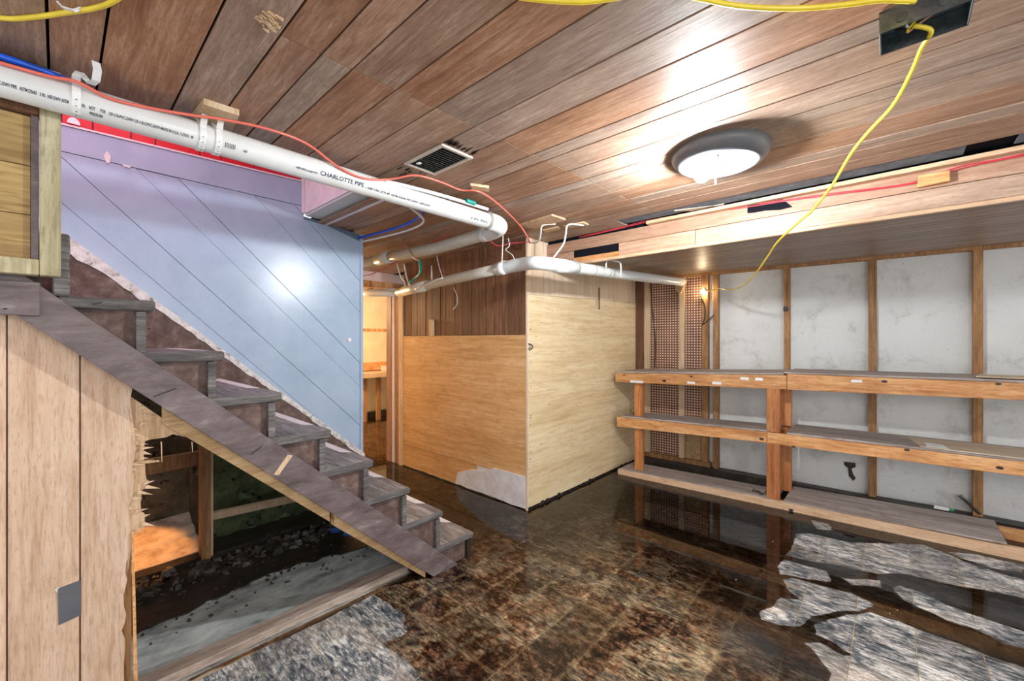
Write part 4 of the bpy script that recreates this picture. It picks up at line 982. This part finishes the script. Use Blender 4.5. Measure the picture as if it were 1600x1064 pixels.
cable('yellow_cable', hang, .0052, 'yellow', 'yellow cable swooping from the junction box to the far wall', 'cable', 10, 5)
q_ = PX(1098, 456, 4.20)
bs = thing('small_bulb', q_, 'tiny glowing bulb at the end of the yellow cable', 'bulb')
make('bulb_glass', G().lathe([(.001, -.022), (.014, -.016), (.019, 0), (.014, .014), (.006, .022), (.001, .022)], q_, 12), emit('small_bulb_glow', (1, .8, .5), 60), bs, smooth=True)
make('bulb_socket', G().tube([q_ + Vector((0, 0, .02)), q_ + Vector((0, -.02, .035)), PX(1104, 455, 4.18)], .012, 10, 1), 'socket', bs)
cable('hanging_cord', [wl(1097, 462) - Vector((.05, 0, 0)), wl(1104, 480) - Vector((.05, 0, 0)), wl(1103, 500) - Vector((.05, 0, 0)), wl(1100, 508) - Vector((.05, 0, 0)), wl(1112, 498) - Vector((.05, 0, 0)), wl(1118, 492) - Vector((.045, 0, 0))], .005, 'black', 'short dark cord twisting beside the pegboard stud', 'cord', 6, 4)
cable('hanging_cord', [wl(1019, 440) - Vector((.05, 0, 0)), wl(1022, 480) - Vector((.05, 0, 0)), wl(1027, 530) - Vector((.05, 0, 0)), wl(1026, 575) - Vector((.05, 0, 0))], .006, 'black', 'black cord hanging at the left edge of the pegboard', 'cord', 6, 4)
cable('yellow_cable', [(-.45, 1.75, 2.083), (-.2, 1.66, 2.083), PZ(0, 28, 2.083), PZ(50, 27, 2.083), PZ(100, 20, 2.083), PZ(150, 12, 2.083), PZ(185, -3, 2.083), PZ(260, -60, 2.083)], .0058, 'yellow', 'yellow cable stapled across the top left ceiling', 'cable', 10, 4)
cable('yellow_cable', [PZ(740, -26, 2.083), PZ(800, -7, 2.083), PZ(850, 0, 2.083), PZ(900, 3, 2.083), PZ(940, 0, 2.083), PZ(1010, -12, 2.083)], .0058, 'yellow', 'yellow cable grazing the top middle of the ceiling', 'cable', 10, 4)
cable('yellow_cable', [PZ(1040, -14, 2.083), PZ(1100, -1, 2.083), PZ(1150, 9, 2.08), PZ(1210, 13, 2.078), PZ(1270, 12, 2.076), PZ(1330, 6, 2.07), PZ(1380, 0, 2.065), PZ(1430, 2, 2.06)], .0058, 'yellow', 'yellow cable entering the junction box from the left', 'cable', 10, 4)
p = PZ(110, 14, 2.08)
tag(make('cable_staple', G().strip([p + Vector((-.02, .0, .004)), p + Vector((-.012, -.004, -.006)), p + Vector((.006, -.012, -.007)), p + Vector((.018, -.016, .004))], (.004, .006, 0), .003), 'strap'), 'white staple over the top left yellow cable', 'staple')

# ================================================================ CEILING LIGHT
lc = Vector((1.868, .535, ZC))
cl = thing('ceiling_light', lc, 'round grey ceiling light pan with foil liner and bare bulb', 'ceiling light')
make('pan', G().lathe([(.185, 0), (.188, -.012), (.182, -.028), (.165, -.048), (.148, -.058), (.132, -.060), (.128, -.054), (.126, -.03), (.125, -.004)], lc, 56), 'enamel', cl, smooth=True)
g = G(); n1, n2 = 6, 40; vs = []
for i in range(n1 + 1):
    r = .004 + .121 * i / n1
    for k in range(n2):
        th = 2 * math.pi * k / n2; h = -.012 - .028 * (i / n1) ** 2
        q_ = Vector((math.cos(th) * r, math.sin(th) * r, 0)); h += .014 * noise.noise(q_ * 45) + .008 * noise.noise(q_ * 120)
        vs.append(lc + q_ + Vector((0, 0, h)))
g.add(vs, [(i * n2 + k, i * n2 + (k + 1) % n2, (i + 1) * n2 + (k + 1) % n2, (i + 1) * n2 + k) for i in range(n1) for k in range(n2)])
make('foil_liner', g, 'foil', cl)
make('lampholder', G().tube([lc + Vector((-.02, .02, -.015)), lc.lerp(BULB, .65) + Vector((0, 0, .0))], .018, 14, 1), 'socket', cl)
make('bulb', G().lathe([(.0005, -.031), (.016, -.027), (.027, -.015), (.031, 0), (.027, .016), (.016, .034), (.012, .045)], BULB, 20), emit('bulb_glow', (.93, .97, 1), BULB_STRENGTH), cl, smooth=True)
ps = PZ(1118, 270, 2.02)
make('pull_string', G().tube([ps + Vector((0, 0, .04)), ps + Vector((0, 0, -.05))], .002, 6, 1), 'strap', cl)

# ================================================================ VENT
vq = [PZ(*q_, 2.082) for q_ in [(632, 257), (689, 226), (737, 246), (682, 275)]]
vc = sum(vq, Vector()) / 4
vt = thing('ceiling_vent', vc, 'rectangular beige ceiling vent grille clogged with dust', 'vent')
x0, x1 = (vq[0].x + vq[1].x) / 2, (vq[2].x + vq[3].x) / 2; y0, y1 = (vq[1].y + vq[2].y) / 2, (vq[0].y + vq[3].y) / 2
fw = .016
for q_ in ((x0, x1, y0, y0 + fw), (x0, x1, y1 - fw, y1), (x0, x0 + fw, y0 + fw, y1 - fw), (x1 - fw, x1, y0 + fw, y1 - fw)):
    make('frame_bar', B(*q_, 2.080, 2.0895), 'vent', vt, bevel=.002)
make('dust_backing', B(x0 + fw, x1 - fw, y0 + fw, y1 - fw, 2.0865, 2.0895), 'void', vt)
ns = 14
for k in range(ns):
    yy = y0 + fw + (y1 - y0 - 2 * fw) * (k + .5) / ns
    make('louvre', G().hexa([(x0 + fw, yy - .004, 2.0815), (x1 - fw, yy - .004, 2.0815), (x1 - fw, yy - .002, 2.0815), (x0 + fw, yy - .002, 2.0815)], [(x0 + fw, yy + .001, 2.0865), (x1 - fw, yy + .001, 2.0865), (x1 - fw, yy + .003, 2.0865), (x0 + fw, yy + .003, 2.0865)]), 'dust', vt)
make('fallen_tab', B(x0 + .03, x0 + .045, y1 - .07, y1 - .05, 2.078, 2.0815), 'strap', vt)
g = G()
for k in range(26):
    yy = random.uniform(y0 - .16, y0 - .01) if k < 18 else random.uniform(y1 + .01, y1 + .10); xx = random.uniform(x0 + .0, x1 - .01); L = random.uniform(.02, .07); wv = random.uniform(.003, .008)
    if k < 18: yy = y0 - L - .004
    g.prism([(xx, yy), (xx + wv, yy + L * .5), (xx + wv * .5, yy + L), (xx - wv, yy + L * .6)], 'z', ZC - .0008, ZC + .001)
tag(make('soot_streaks', g, 'soot', kind='stuff'), 'black soot streaks fanning from the ceiling vent', 'soot')
# torn veneer spot on ceiling, top left
g = G()
for k in range(40):
    p = PZ(random.gauss(420, 9), random.gauss(32, 7), ZC); s = random.uniform(.003, .010)
    g.hexa([(p.x - s, p.y - s * .3, ZC - .004), (p.x + s, p.y - s * .2, ZC - .002), (p.x + s, p.y + s * .3, ZC - .006), (p.x - s, p.y + s * .3, ZC - .002)], [(p.x - s, p.y - s * .3, ZC + .002), (p.x + s, p.y - s * .2, ZC + .002), (p.x + s, p.y + s * .3, ZC + .002), (p.x - s, p.y + s * .3, ZC + .002)])
make('torn_veneer', g, 'panelcore', ceil, kind='stuff')

# small fixings on the walls
p = PY(115, 190, YW - .006)
tag(make('strap_tab', G().prism([(p.x + .022 * math.cos(t * math.pi / 8), p.z - .012 + .03 * math.sin(t * math.pi / 8)) for t in range(9)], 'y', YW - .010, YW - .007), 'strap'), 'white rounded strap tab on the red brick band', 'strap')
p = PY(545, 531, YW)
tag(make('round_knob', G().tube([(p.x, YW - .012, p.z), (p.x, YW + .0, p.z)], .014, 14, 1), 'strap'), 'small round white knob on the blue wall', 'knob')
p = PY(826, 541, Y1 - .01)
tag(make('metal_hook', G().tube([(p.x, Y1 - .005, p.z + .02), (p.x + .005, Y1 - .03, p.z + .012), (p.x + .02, Y1 - .035, p.z), (p.x + .01, Y1 - .03, p.z - .02), (p.x, Y1 - .008, p.z - .02)], .005, 8, 4), 'steel', smooth=True), 'small grey metal hook at the plywood corner', 'hook')
p = wl(1229, 483)
tag(make('black_clip', G().box(p.x - .062, p.x - .042, p.y - .02, p.y + .015, p.z - .02, p.z + .02), 'black', bevel=.003), 'small black clip on the stud above the top shelf', 'clip')
